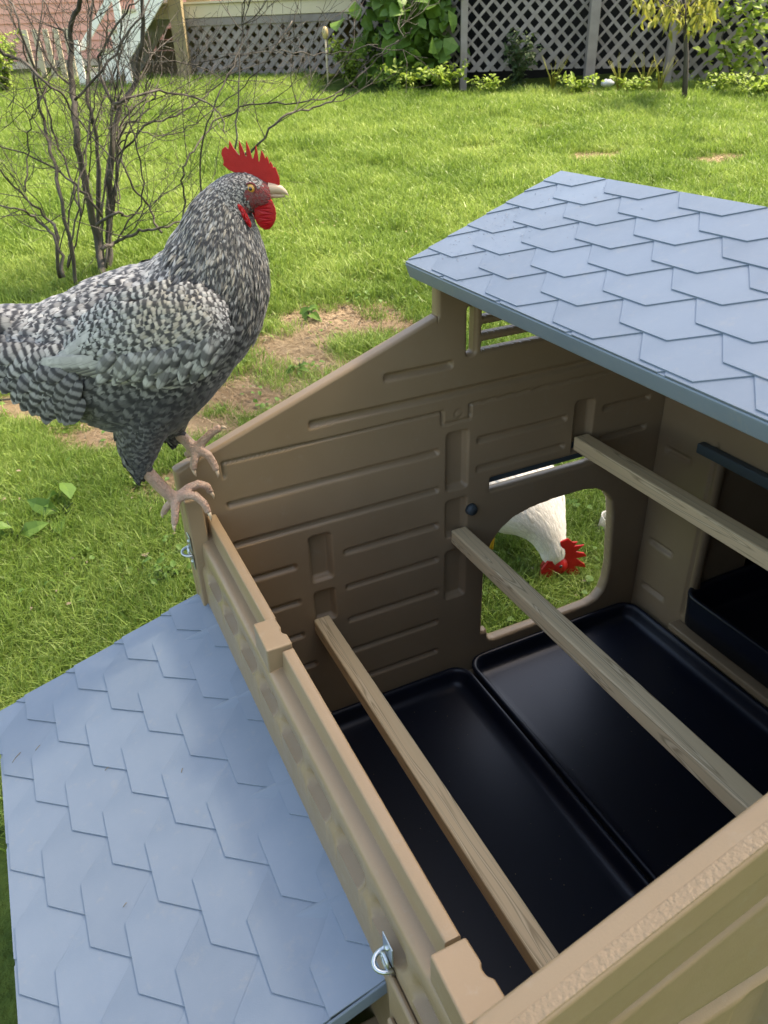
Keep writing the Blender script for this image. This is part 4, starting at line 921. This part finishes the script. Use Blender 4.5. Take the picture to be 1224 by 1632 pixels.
# ------------------------------------------------------------------ leaves and plants
def leaf_cloud(name, pts, size, m, parent=None, droop=0, upf=.5, asp=.5):
    V = []; F = []
    for p in pts:
        s = size*random.uniform(.6, 1.25); d = Vector((random.gauss(0, 1), random.gauss(0, 1), random.gauss(0, .5)-droop)).normalized(); n = Vector((random.gauss(0, .6), random.gauss(0, .6)-.3, upf+random.random())).normalized(); u = n.cross(d).normalized(); n = d.cross(u)
        b = len(V)
        for t, w_, h in ((0, .05, 0), (.35, 1, .06), (.7, .75, .02), (1, .03, -.12)):
            for q in (-1, 0, 1): V.append(p+d*(s*t)+u*(q*w_*s*asp*.5)+n*(s*(h+.07*abs(q)*w_)))
        for i in range(3):
            for q in range(2): F.append((b+i*3+q, b+i*3+q+1, b+i*3+4+q, b+i*3+3+q))
    return mk(name, V, F, m, parent)
def weed(x, y, h, rad, m, label, group, lsize=.05, n=70, cat='weed', asp=.45, sprays=7):
    z = gz(x, y); t = empty('leafy_weed', (x, y, z)); tag(t, label, cat, group); st = MB(); pts = []
    for _ in range(sprays):
        a = random.random()*6.283; r = rad*random.uniform(.2, 1); top_ = Vector((math.cos(a)*r, math.sin(a)*r, h*random.uniform(.6, 1))); mid = Vector((top_.x*.3, top_.y*.3, top_.z*.55)); st.tube([(0, 0, -.01), mid, top_], [.004, .003, .0015], 5)
        for _ in range(n//sprays):
            q = random.random()**.7; c = mid.lerp(top_, (q-.5)*2) if q > .5 else Vector((0, 0, 0)).lerp(mid, q*2); pts.append(c+Vector((random.gauss(0, .02), random.gauss(0, .02), random.gauss(0, .015))))
    s = st.build('stem', M['leafD'], t, smooth=True); s['kind'] = 'stuff'; l = leaf_cloud('foliage', pts, lsize, m, t, asp=asp); l['kind'] = 'stuff'
    return t

# ------------------------------------------------------------------ bare shrub
shrub = empty('bare_shrub', gpt(160, 440)); tag(shrub, 'leafless grey many stemmed shrub on the lawn behind the rooster', 'shrub')
SO = shrub.location
def zp(x, y, dep): return fpt(x/1.8545, y/1.8545, dep)-SO
STEMS = [([(297, 815), (285, 700), (255, 560), (225, 400), (212, 250), (205, 100), (245, -30), (262, -170)], .030, 0),
 ([(318, 815), (322, 700), (325, 500), (348, 330), (400, 240), (418, 100), (420, -60), (440, -200)], .026, .15),
 ([(290, 790), (290, 450), (262, 300), (265, 100), (275, -60), (270, -180)], .016, .3),
 ([(215, 800), (185, 600), (150, 450), (120, 330), (95, 200), (50, 60), (15, -40)], .014, -.1),
 ([(175, 820), (168, 700), (150, 655), (80, 590), (-30, 470)], .014, -.2),
 ([(190, 820), (165, 715), (110, 650), (60, 620), (-20, 605)], .012, -.35),
 ([(308, 735), (345, 715), (400, 690), (470, 675), (545, 655)], .014, -.25),
 ([(520, 760), (545, 620), (540, 520), (570, 440), (650, 350), (760, 310), (900, 300), (1000, 275), (1100, 190), (1190, 110), (1220, 85)], .0075, .1),
 ([(700, 470), (750, 440), (830, 350), (930, 315), (1010, 280), (1090, 180), (1180, 120)], .0085, -.1),
 ([(335, 330), (355, 298), (450, 270), (560, 285), (640, 320), (668, 400)], .010, -.1),
 ([(300, 640), (240, 560), (130, 480), (-20, 425)], .010, -.15),
 ([(700, 440), (703, 250), (712, 100), (722, -30)], .0055, -.5),
 ([(75, 565), (80, 450), (90, 360), (112, 320), (140, 230)], .006, -.2),
 ([(475, 690), (440, 610), (400, 560), (365, 480), (345, 380), (352, 200), (365, 60), (400, -50)], .009, .2),
 ([(-20, 145), (60, 180), (140, 245), (190, 290), (250, 380), (330, 470)], .011, -.2),
 ([(330, 480), (430, 380), (540, 330), (640, 260), (700, 190)], .008, .2),
 ([(290, 660), (345, 625), (372, 640), (388, 632)], .011, -.3),
 ([(325, 560), (352, 600), (345, 470), (380, 400), (420, 390), (500, 400), (600, 350), (720, 250), (800, 160), (860, 60)], .006, .1),
 ([(240, 640), (205, 520), (160, 380), (110, 230), (120, 60), (150, -80)], .009, .1),
 ([(330, 300), (290, 190), (330, 90), (400, 10), (430, -40)], .010, 0),
 ([(345, 700), (420, 580), (395, 400), (360, 250), (330, 130), (270, 30), (230, -60)], .006, -.2),
 ([(225, 300), (320, 180), (420, 40), (470, -60)], .009, -.1),
 ([(95, 210), (60, 120), (30, 20), (35, -60)], .006, 0),
 ([(220, 160), (160, 60), (110, -40)], .006, 0),
 ([(420, 140), (500, 180), (590, 190), (700, 160), (830, 150), (980, 160), (1120, 130)], .005, .1),
 ([(600, 700), (590, 560), (600, 420), (640, 300), (700, 170), (730, 40), (760, -50)], .007, -.1)]
rs = random.Random(3)
for _ in range(10):
    bx_ = rs.choice((165, 200, 290, 310)); dx = rs.uniform(-190, 260); y1_ = rs.uniform(-120, 330); cv = rs.uniform(-40, 40)
    STEMS.append(([(bx_, 790), (bx_+dx*.18+cv, 620), (bx_+dx*.45+cv, 400), (bx_+dx*.75, (400+y1_)/2), (bx_+dx, y1_)], rs.uniform(.004, .009), rs.uniform(-.5, .5)))
tw = MB()
def twigs(P0, d0, L, r, lev):
    pts = [P0]; d = d0.copy(); n = 6
    for i in range(n):
        d = (d+Vector((random.gauss(0, .20), random.gauss(0, .15), random.gauss(.05, .17)))).normalized(); pts.append(pts[-1]+d*(L/n))
    tw.tube(pts, [max(.0012, r*(1-.72*i/n)) for i in range(n+1)], 4 if lev else 5, cap=False)
    if lev < 2:
        for _ in range(random.choice((2, 3, 4)) if lev == 0 else random.choice((1, 2, 3))):
            i = random.randint(1, n-1); dd = (d+Vector((random.gauss(0, .8), random.gauss(0, .5), random.gauss(.15, .6)))).normalized(); twigs(pts[i], dd, L*random.uniform(.35, .7), r*.6, lev+1)
for k, (pl_, r_, dj) in enumerate(STEMS):
    pts = [zp(x, y, 5.15+dj+(.12*math.sin(i*1.7+k))*(i > 0)) for i, (x, y) in enumerate(pl_)]
    if k < 4: pts[0] = Vector((pts[0].x, pts[0].y, gz(SO.x+pts[0].x, SO.y+pts[0].y)-SO.z-.03))
    sp_ = catmull([tuple(p) for p in pts], 5); st = MB(); nn = len(sp_); rr_ = [max(.0028, r_*.85*(1-.66*i/nn))*(1+.12*random.random()) for i in range(nn)]
    sp_ = [Vector(p)+Vector((random.gauss(0, .006), random.gauss(0, .006), random.gauss(0, .006))) for p in sp_]
    st.tube(sp_, rr_, 7); st.build('stem', M['bark'], shrub, smooth=True)
    for _ in range(5 if nn > 20 else 4):
        i = random.randint(nn//4, nn-2); d = (Vector(sp_[i+1])-Vector(sp_[i])).normalized(); d = (d+Vector((random.gauss(0, .7), random.gauss(0, .4), random.gauss(.1, .5)))).normalized()
        twigs(Vector(sp_[i]), d, random.uniform(.25, .75), max(.0028, rr_[i]*.42), 0)
t_ = tw.build('twig', M['bark'], shrub, smooth=True); t_['kind'] = 'stuff'
# a dead stick on the ground and one twig bundle by the coop
mb = MB(); a = gpt(-10, 648); b = gpt(150, 640); mb.tube([a+Vector((0, 0, .03)), a.lerp(b, .5)+Vector((0, 0, .045)), b+Vector((0, 0, .02))], [.006, .005, .003], 6); o = mb.build('fallen_stick', M['bark'], smooth=True); tag(o, 'thin dead stick lying on the bare soil below the rooster', 'stick')

# ------------------------------------------------------------------ lattice, deck, stairs and house
def lattice(p0, p1, z0, z1, label, pitch=.165, lw=.052, post0=True, gap=0):
    p0, p1 = Vector((p0.x, p0.y, 0)), Vector((p1.x, p1.y, 0)); W = (p1-p0).length; H = z1-z0; a = math.atan2(p1.y-p0.y, p1.x-p0.x)
    t = empty('lattice_panel', (p0.x, p0.y, z0), a); tag(t, label, 'lattice panel', 'lattice panels under the deck')
    for s, yy in ((1, -.008), (-1, .004)):
        k = -H if s > 0 else 0
        k += .05
        while k < (W if s > 0 else W+H):
            # line u = k + s*v ; clip to 0..W
            v0, v1 = (max(0, -k), min(H, W-k)) if s > 0 else (max(0, k-W), min(H, k))
            if v1-v0 > .03:
                u0, u1 = k+s*v0, k+s*v1; hw_ = lw*.5*1.414; mb = MB()
                P_ = [(u0-hw_, v0), (u0+hw_, v0), (u1+hw_, v1), (u1-hw_, v1)]
                P_ = [(min(max(u, 0), W), v) for u, v in P_]
                mb.prism(P_, yy, yy+.0095); mb.build('lath', M['lattice'], t)
            k += pitch
    mb = MB(); mb.box(0, W, -.020, -.009, H-.04, H+.04); mb.build('top_trim', M['lattice'], t)
    return t
def post(p, z0, z1, label, w_=.10, m=None):
    mb = MB(); mb.box(-w_/2, w_/2, -w_/2, w_/2, z0-p.z, z1-p.z); o = mb.build('deck_post', m or M['lattice'], bevel=.004); o.location = p; o.rotation_euler[2] = -YAW; tag(o, label, 'post', 'posts of the deck'); return o
pA0, pA1 = fpt(292, 140, 11.6), fpt(560, 140, 11.4); pB1 = fpt(738, 110, 10.6); pC1 = fpt(937, 118, 10.5); pD1 = fpt(1062, 112, 10.4); pE1 = fpt(1400, 145, 10.3)
ZD = 2.75
lattice(pA0, pA1, gz(pA0.x, pA0.y)+.02, fpt(400, 32, 11.5).z, 'pale weathered lattice panel right of the stairs, behind the shrub', pitch=.150, lw=.052)
lattice(pA1, pB1, fpt(650, 128, 11).z, ZD, 'lattice panel half hidden by the climbing vine', pitch=.155)
lattice(pB1, pC1, fpt(840, 112, 10.5).z, ZD, 'large grey lattice panel left of the middle deck post')
lattice(pC1, pD1, fpt(1000, 108, 10.45).z, ZD, 'grey lattice panel between the middle post and the sapling')
lattice(pD1, pE1, fpt(1130, 138, 10.3).z, ZD, 'lattice panel at the right edge overgrown with vine')
back = Vector((-HD.x, -HD.y, 0))
post(fpt(937, 135, 10.43), gz(*fpt(937, 135, 10.43)[:2])-.1, ZD, 'grey deck post standing between the two large lattice panels', .11)
post(fpt(738, 125, 10.54), 1.0, ZD, 'narrow deck post at the left end of the large lattice panel', .08)
post(fpt(1062, 130, 10.34), .9, ZD, 'deck post just right of the sapling', .08)
post(fpt(296, 120, 11.45), 1.0, 3.4, 'olive wooden post at the foot of the lattice beside the stairs', .16, M['olivewood'])
# deck over and behind the lattice; near-black sheets paint the crawl space shade
dk = empty('raised_deck', (pB1.x, pB1.y, 0), -YAW); tag(dk, 'raised wooden deck above the lattice with dark space below', 'deck')
mb = MB(); mb.box(-.75, 5.5, .08, 3.2, ZD+.05, ZD+.13); mb.build('platform', M['deck'], dk)
mb = MB(); mb.box(-.75, 5.5, .40, .46, .4, ZD+.05); mb.build('crawl_space_shade', M['dark'], dk)
mb = MB(); mb.box(5.4, 5.5, .1, .39, .4, ZD+.05); mb.build('side_board', M['dark'], dk)  # closes the painted shade at the end of the crawl space
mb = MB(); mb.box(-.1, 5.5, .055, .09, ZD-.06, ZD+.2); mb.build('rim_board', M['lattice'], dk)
bb = pB1-pA1; MB_ = MB(); MB_.box(-.05, bb.length, .35, .40, .5, ZD); o = MB_.build('back_board', M['dark'], None); o.location = (pA1.x, pA1.y, 0); o.rotation_euler[2] = math.atan2(bb.y, bb.x); tag(o, 'near-black sheet for the shade behind the vine covered lattice', 'shade sheet')  # painted shade: black sheet where the space behind the lattice is unlit
# deck over lattice A
ua = (pA1-pA0); ang = math.atan2(ua.y, ua.x); zt = fpt(400, 32, 11.5).z
d2 = empty('lower_deck', (pA0.x, pA0.y, 0), ang); tag(d2, 'low beige deck edge above the pale lattice, in front of the salmon siding', 'deck')
mb = MB(); mb.box(-.25, ua.length+.1, -.03, .01, zt+.045, zt+.19); mb.build('rim_board', M['beige'], d2, bevel=.004)
mb = MB(); mb.box(-.3, ua.length+.1, -.06, 1.4, zt+.192, zt+.215); mb.build('platform', M['beige'], d2)
mb = MB(); mb.box(.0, ua.length+.1, 1.0, 1.05, .8, zt+.19); mb.build('back_board', M['olivewood'], d2)
# house with clapboard siding
hz0 = fpt(-260, 150, 13.0); house = empty('house_wall', (hz0.x, hz0.y, 0), -YAW+R(2)); tag(house, 'house wall of salmon pink clapboards behind the stairs and the shrub', 'house')
zb = fpt(100, 95, 13.0).z
for k in range(26):
    mb = MB(); z = zb+.115*k; V0 = [(0, .0, z), (9.2, .0, z), (9.2, -.022, z), (0, -.022, z), (0, .0, z+.118), (9.2, .0, z+.118), (9.2, -.004, z+.118), (0, -.004, z+.118)]
    mb.V = [Vector(v) for v in V0]; mb.F = [[0, 3, 2, 1], [4, 5, 6, 7], [3, 7, 6, 2], [0, 1, 5, 4], [0, 4, 7, 3], [1, 2, 6, 5]]; mb.build('clapboard', M['siding'], house)
for k in range(7):
    mb = MB(); z = zb-.115*(k+1); mb.box(0, 9.2, -.016, 0, z+.004, z+.113); mb.build('foundation_board', M['beige'], house)
mb = MB(); mb.box(0, 9.2, .001, .25, 0, zb+3.1); mb.build('wall_core', M['dark'], house)
mb = MB(); mb.box(5.35, 6.5, -.05, -.023, zb+.72, zb+2.2); wf = mb.build('window_frame', M['white'], house)
mb = MB(); mb.box(5.45, 6.4, -.053, -.0505, zb+.82, zb+2.1); mb.build('pane', M['dark'], wf)
# stairs: two saw tooth stringers, treads and hand rail posts
s0 = fpt(150, 150, 11.2); st = empty('deck_stairs', (s0.x, s0.y, gz(s0.x, s0.y)), -YAW); tag(st, 'white painted wooden stairs climbing right beside the olive post', 'stairs')
P = [(0, 0)]; run, rise, ns = .175, .20, 8
for k in range(ns): P += [(run*k, rise*(k+1)), (run*(k+1), rise*(k+1))]
P += [(run*ns, rise*ns-.30), (.26, 0)]
for y in (0, .95):
    mb = MB(); bm = bmesh.new(); fr = [bm.verts.new((x, y, z)) for x, z in P]; f = bm.faces.new(fr); r_ = bmesh.ops.extrude_face_region(bm, geom=[f]); bmesh.ops.translate(bm, verts=[v for v in r_['geom'] if isinstance(v, bmesh.types.BMVert)], vec=(0, .04, 0)); bmesh.ops.recalc_face_normals(bm, faces=bm.faces)
    me = bpy.data.meshes.new('stringer'); bm.to_mesh(me); bm.free(); me.materials.append(M['white']); o = bpy.data.objects.new('stringer', me); COL.objects.link(o); o.parent = st
for k in range(ns): mb = MB(); mb.box(run*k-.02, run*(k+1)+.005, -.03, 1.02, rise*(k+1)+.002, rise*(k+1)+.030); mb.build('tread', M['beige'], st)
for k in range(ns): mb = MB(); mb.box(run*k+.012, run*k+.03, .042, .948, rise*k+.035, rise*(k+1)-.002); mb.build('riser_shade', M['dark'], st)  # black boards in the step openings, painting in their shade
for k in range(9): mb = MB(); z = .02+.125*k; mb.box(max(.30, .26+z*.98), run*ns+.05, 1.0, 1.02, z, z+.118); mb.build('side_board', M['olivewood'], st)
mb = MB(); mb.prism([(-.10, .42), (.00, .42), (run*ns+.1, rise*ns+.49), (run*ns+.1, rise*ns+.58)], -.045, -.005); mb.build('hand_rail', M['white'], st)
for x in (-.08, .50): mb = MB(); mb.box(x-.04, x+.04, -.095, -.0455, 0, .62+x*1.12); mb.build('rail_post', M['white'], st)
# white fence boards left of the stairs
for i, px in enumerate((62, 78, 94, 110, 126)):
    p = fpt(px, 150, 11.8); mb = MB(); mb.box(-.035, .035, -.01, .01, 0, .60); o = mb.build('fence_board', M['beige'], bevel=.003); o.location = (p.x, p.y, gz(p.x, p.y)); o.rotation_euler[2] = -YAW; tag(o, ('leftmost' if i == 0 else 'second' if i == 1 else 'third' if i == 2 else 'fourth' if i == 3 else 'rightmost')+' of the five pale upright boards left of the stairs', 'board', 'pale boards left of the stairs')

# ------------------------------------------------------------------ planting along the lattice
# climbing vine
v0 = fpt(665, 125, 10.7); vine = empty('climbing_vine', (v0.x, v0.y, gz(v0.x, v0.y))); tag(vine, 'big leaved green vine climbing the lattice behind the shrub twigs', 'vine')
pts = []
for _ in range(330):
    px = random.gauss(650, 42); py = random.uniform(-40, 118)
    if px > 735-max(0, py)*.1: continue
    pts.append(fpt(px, py, 10.75-random.random()*.35+(.35 if px < 620 else 0))-vine.location)
l = leaf_cloud('foliage', pts, .20, M['leafB'], vine, droop=.7, upf=.2, asp=.9); l['kind'] = 'stuff'
mb = MB()
for k in range(7):
    x = 615+k*18; mb.tube([fpt(x, 128, 10.7)-vine.location, fpt(x+random.gauss(0, 12), 60, 10.75)-vine.location, fpt(x+random.gauss(0, 20), -30, 10.75)-vine.location], [.012, .008, .005], 6)
s = mb.build('stem', M['bark'], vine, smooth=True); s['kind'] = 'stuff'
v1 = fpt(1170, 135, 10.1); vine2 = empty('climbing_vine', (v1.x, v1.y, gz(v1.x, v1.y))); tag(vine2, 'thin yellow green vine over the lattice at the right edge', 'vine')
pts = [fpt(random.gauss(1180, 30), random.uniform(-30, 125), 10.15-random.random()*.25)-vine2.location for _ in range(240)]
l = leaf_cloud('foliage', pts, .11, M['leafA'], vine2, droop=.3, asp=.7); l['kind'] = 'stuff'
mb = MB(); mb.tube([Vector((0, 0, 0)), fpt(1150, 60, 10.1)-vine2.location, fpt(1180, -20, 10.1)-vine2.location], [.012, .008, .005], 6); mb.build('stem', M['bark'], vine2, smooth=True)
# sapling
v2 = fpt(1093, 150, 9.3); sp = empty('sapling', (v2.x, v2.y, gz(v2.x, v2.y))); tag(sp, 'young sapling with thin trunk and drooping yellow leaves before the lattice', 'tree')
mb = MB(); mb.tube([Vector((0, 0, -.02)), fpt(1094, 90, 9.3)-sp.location, fpt(1092, 40, 9.3)-sp.location, fpt(1088, -40, 9.3)-sp.location], [.030, .026, .022, .014], 9)
tips = []
for k in range(16):
    a = fpt(1091, random.uniform(10, 55), 9.3)-sp.location; b = fpt(random.uniform(1005, 1150), random.uniform(-20, 25), 9.3+random.uniform(-.5, .5))-sp.location; c = a.lerp(b, .5)+Vector((0, 0, .08)); mb.tube([a, c, b], [.008, .005, .002], 5)
    tips += [a.lerp(b, random.uniform(.35, 1.05))+Vector((random.gauss(0, .05), random.gauss(0, .05), random.gauss(-.01, .05))) for _ in range(22)]
mb.build('trunk', M['bark'], sp, smooth=True); l = leaf_cloud('crown', tips, .12, M['leafY'], sp, droop=1.6, asp=.3); l['kind'] = 'stuff'
# shrub before the lattice
for (px, py, h, r_, n, ls, mm, lab) in ((825, 140, .62, .32, 420, .075, 'leafD', 'dark leaved bush with pale tips against the large lattice panel'),
        (560, 135, .55, .45, 520, .07, 'leafA', 'bright yellow green bush at the foot of the vine'), (640, 150, .34, .45, 420, .08, 'leafA', 'low yellow green weeds in front of the vine'), (710, 148, .34, .35, 320, .08, 'leafA', 'yellow green weeds left of the dark bush'),
        (12, 150, .75, .5, 600, .09, 'leafA', 'bright green bush at the left edge before the house'), (920, 150, .22, .35, 220, .07, 'leafA', 'low weeds under the middle deck post'),
        (1010, 148, .20, .4, 200, .07, 'leafA', 'sparse weeds between the post and the sapling'), (1135, 150, .25, .4, 260, .07, 'leafA', 'weeds just right of the sapling'), (1205, 158, .30, .4, 300, .07, 'leafA', 'weeds at the right edge of the lawn'), (780, 152, .24, .3, 220, .06, 'leafA', 'low weeds in front of the dark bush')):
    p = gpt(px, py+4); weed(p.x, p.y, h, r_, M[mm], lab, None, lsize=ls, n=n, cat='bush' if 'bush' in lab else 'weeds', sprays=16)
# trees added out of view: one blocks sky from behind, one filters the sun
def added_shade_tree(cx, cy, h, r, n, label, seed):
    rg = random.Random(seed); t = empty('added_shade_tree', (cx, cy, gz(cx, cy)-.02)); tag(t, label, 'tree')
    mb = MB(); mb.tube([(0, 0, 0), (.1, .05, h*.3), (-.05, .1, h*.6), (0, 0, h)], [.30, .24, .18, .08], 12)
    bl = []
    for k in range(26):
        d = Vector((rg.gauss(0, 1), rg.gauss(0, 1), rg.gauss(0, .8))).normalized(); c = Vector((0, 0, h))+Vector((d.x*r, d.y*r, d.z*r*.75))*rg.uniform(.25, .78); bl.append((c, r*rg.uniform(.28, .46))); mb.tube([Vector((0, 0, h*rg.uniform(.45, .8))), Vector((0, 0, h*.8)).lerp(c, .5), c], [.10, .06, .02], 6)
    mb.build('trunk', M['bark'], t, smooth=True)
    pts = []
    for _ in range(n):
        c, q = rg.choice(bl); d = Vector((rg.gauss(0, 1), rg.gauss(0, 1), rg.gauss(0, 1))).normalized(); pts.append(c+d*q*rg.random()**.4)
    l = leaf_cloud('crown', pts, .34, M['leafB'], t, droop=.4, asp=.7); l['kind'] = 'stuff'
SH = Vector((.25, -.6, .6))+sv*16
added_shade_tree(2.2, -8.8, 5.0, 4.6, 9000, 'dense leafy tree added unseen behind the viewpoint to cut sky light', 8)
added_shade_tree(SH.x, SH.y, SH.z, 3.9, 1250, 'tall leafy tree added out of view at right to shade the coop', 5)
# long grasses under the lattice
for i, px in enumerate((880, 985, 1025, 1050)):
    p = gpt(px, 150); t = empty('tall_weed', (p.x, p.y, gz(p.x, p.y))); mb = MB()
    for k in range(9): a = random.random()*6.283; mb.tube([(0, 0, 0), (math.cos(a)*.05, math.sin(a)*.05, .18), (math.cos(a)*.16, math.sin(a)*.16, .30+.12*random.random())], [.005, .004, .001], 4)
    s = mb.build('blade', M['leafY'], t, smooth=True); s['kind'] = 'stuff'; tag(t, ('tall thin weed left of the middle deck post', 'tall thin weed right of the middle deck post', 'tall thin weed halfway to the sapling', 'tall thin weed just left of the sapling')[i], 'weed', 'tall weeds before the dark gap')
# broad leaved weeds near the coop
for i, (px, py, ls, n, lab) in enumerate(((100, 830, .13, 9, 'broad leaved weed in the grass at the left edge below the rooster'), (30, 870, .12, 7, 'broad leaved weed at the far left edge of the lawn'), (490, 510, .09, 12, 'small leafy weed on the bare patch right of the rooster'), (480, 600, .06, 10, 'tiny leafy weed between the rooster and the coop gable'), (270, 930, .035, 60, 'small round leaved weed beside the nest box lid'))):
    p = gpt(px, py); weed(p.x, p.y, .09, .07, M['leafB'], lab, None, lsize=ls, n=n, asp=.5, sprays=5)
# clover and small weeds through the lawn, and dead leaf bits on the soil
pts = []; bits = []
for _ in range(260):
    d = random.uniform(1.9, 6.5); l = random.uniform(-.55, .55)*d; cx, cy = CAM.x+HD.x*d+HD.y*l, CAM.y+HD.y*d-HD.x*l
    if in_coop(cx, cy): continue
    for _ in range(random.randint(4, 12)): x, y = cx+random.gauss(0, .06), cy+random.gauss(0, .06); (bits if random.random() < .3 else pts).append(Vector((x, y, gz(x, y)+random.uniform(.02, .06))))
for _ in range(700):
    c, a_, b_ = random.choice(DIRT[:6]); x, y = c.x+random.gauss(0, .25), c.y+random.gauss(0, .16)
    if not in_coop(x, y): bits.append(Vector((x, y, gz(x, y)+.006)))
tag(leaf_cloud('clover', pts, .030, M['leafB'], None, upf=2, asp=.8), 'small round clover leaves growing through the lawn', 'clover', kind='stuff')
tag(leaf_cloud('leaf_litter', bits, .022, M['stem'], None, upf=2, asp=.5), 'brown leaf bits lying on the bare soil and lawn', 'leaf litter', kind='stuff')
# litter at the fence foot
for px, py, c_, lab in ((967, 143, (.7, .72, .74), 'crumpled white plastic scrap below the middle deck post'), (1135, 152, (.10, .22, .55), 'small blue plastic scrap right of the sapling')):
    p = gpt(px, py); mb = MB(); mb.sphere((0, 0, .03), .08, .05, .04, 12, 8); o = mb.build('plastic_scrap', mat('scrap', c_, .4), smooth=True)
    for v in o.data.vertices: v.co += v.co.normalized()*.03*noise.noise(v.co*40)
    o.location = (p.x, p.y, gz(p.x, p.y)+.03); tag(o, lab, 'litter')
# solar lamp stake near the lattice
p = fpt(521, 100, 11.0); lm = empty('garden_stake', (p.x, p.y, gz(p.x, p.y))); tag(lm, 'slim pale garden stake with small amber globe before the pale lattice', 'garden light')
mb = MB(); mb.tube([(0, 0, 0), (0, 0, .50)], .012, 10); mb.build('stake', M['beige'], lm, smooth=True)
mb = MB(); mb.sphere((0, 0, .56), .04, .04, .07, 14, 9); mb.build('globe', mat('amber_glass', (.45, .36, .18), .3), lm, smooth=True)
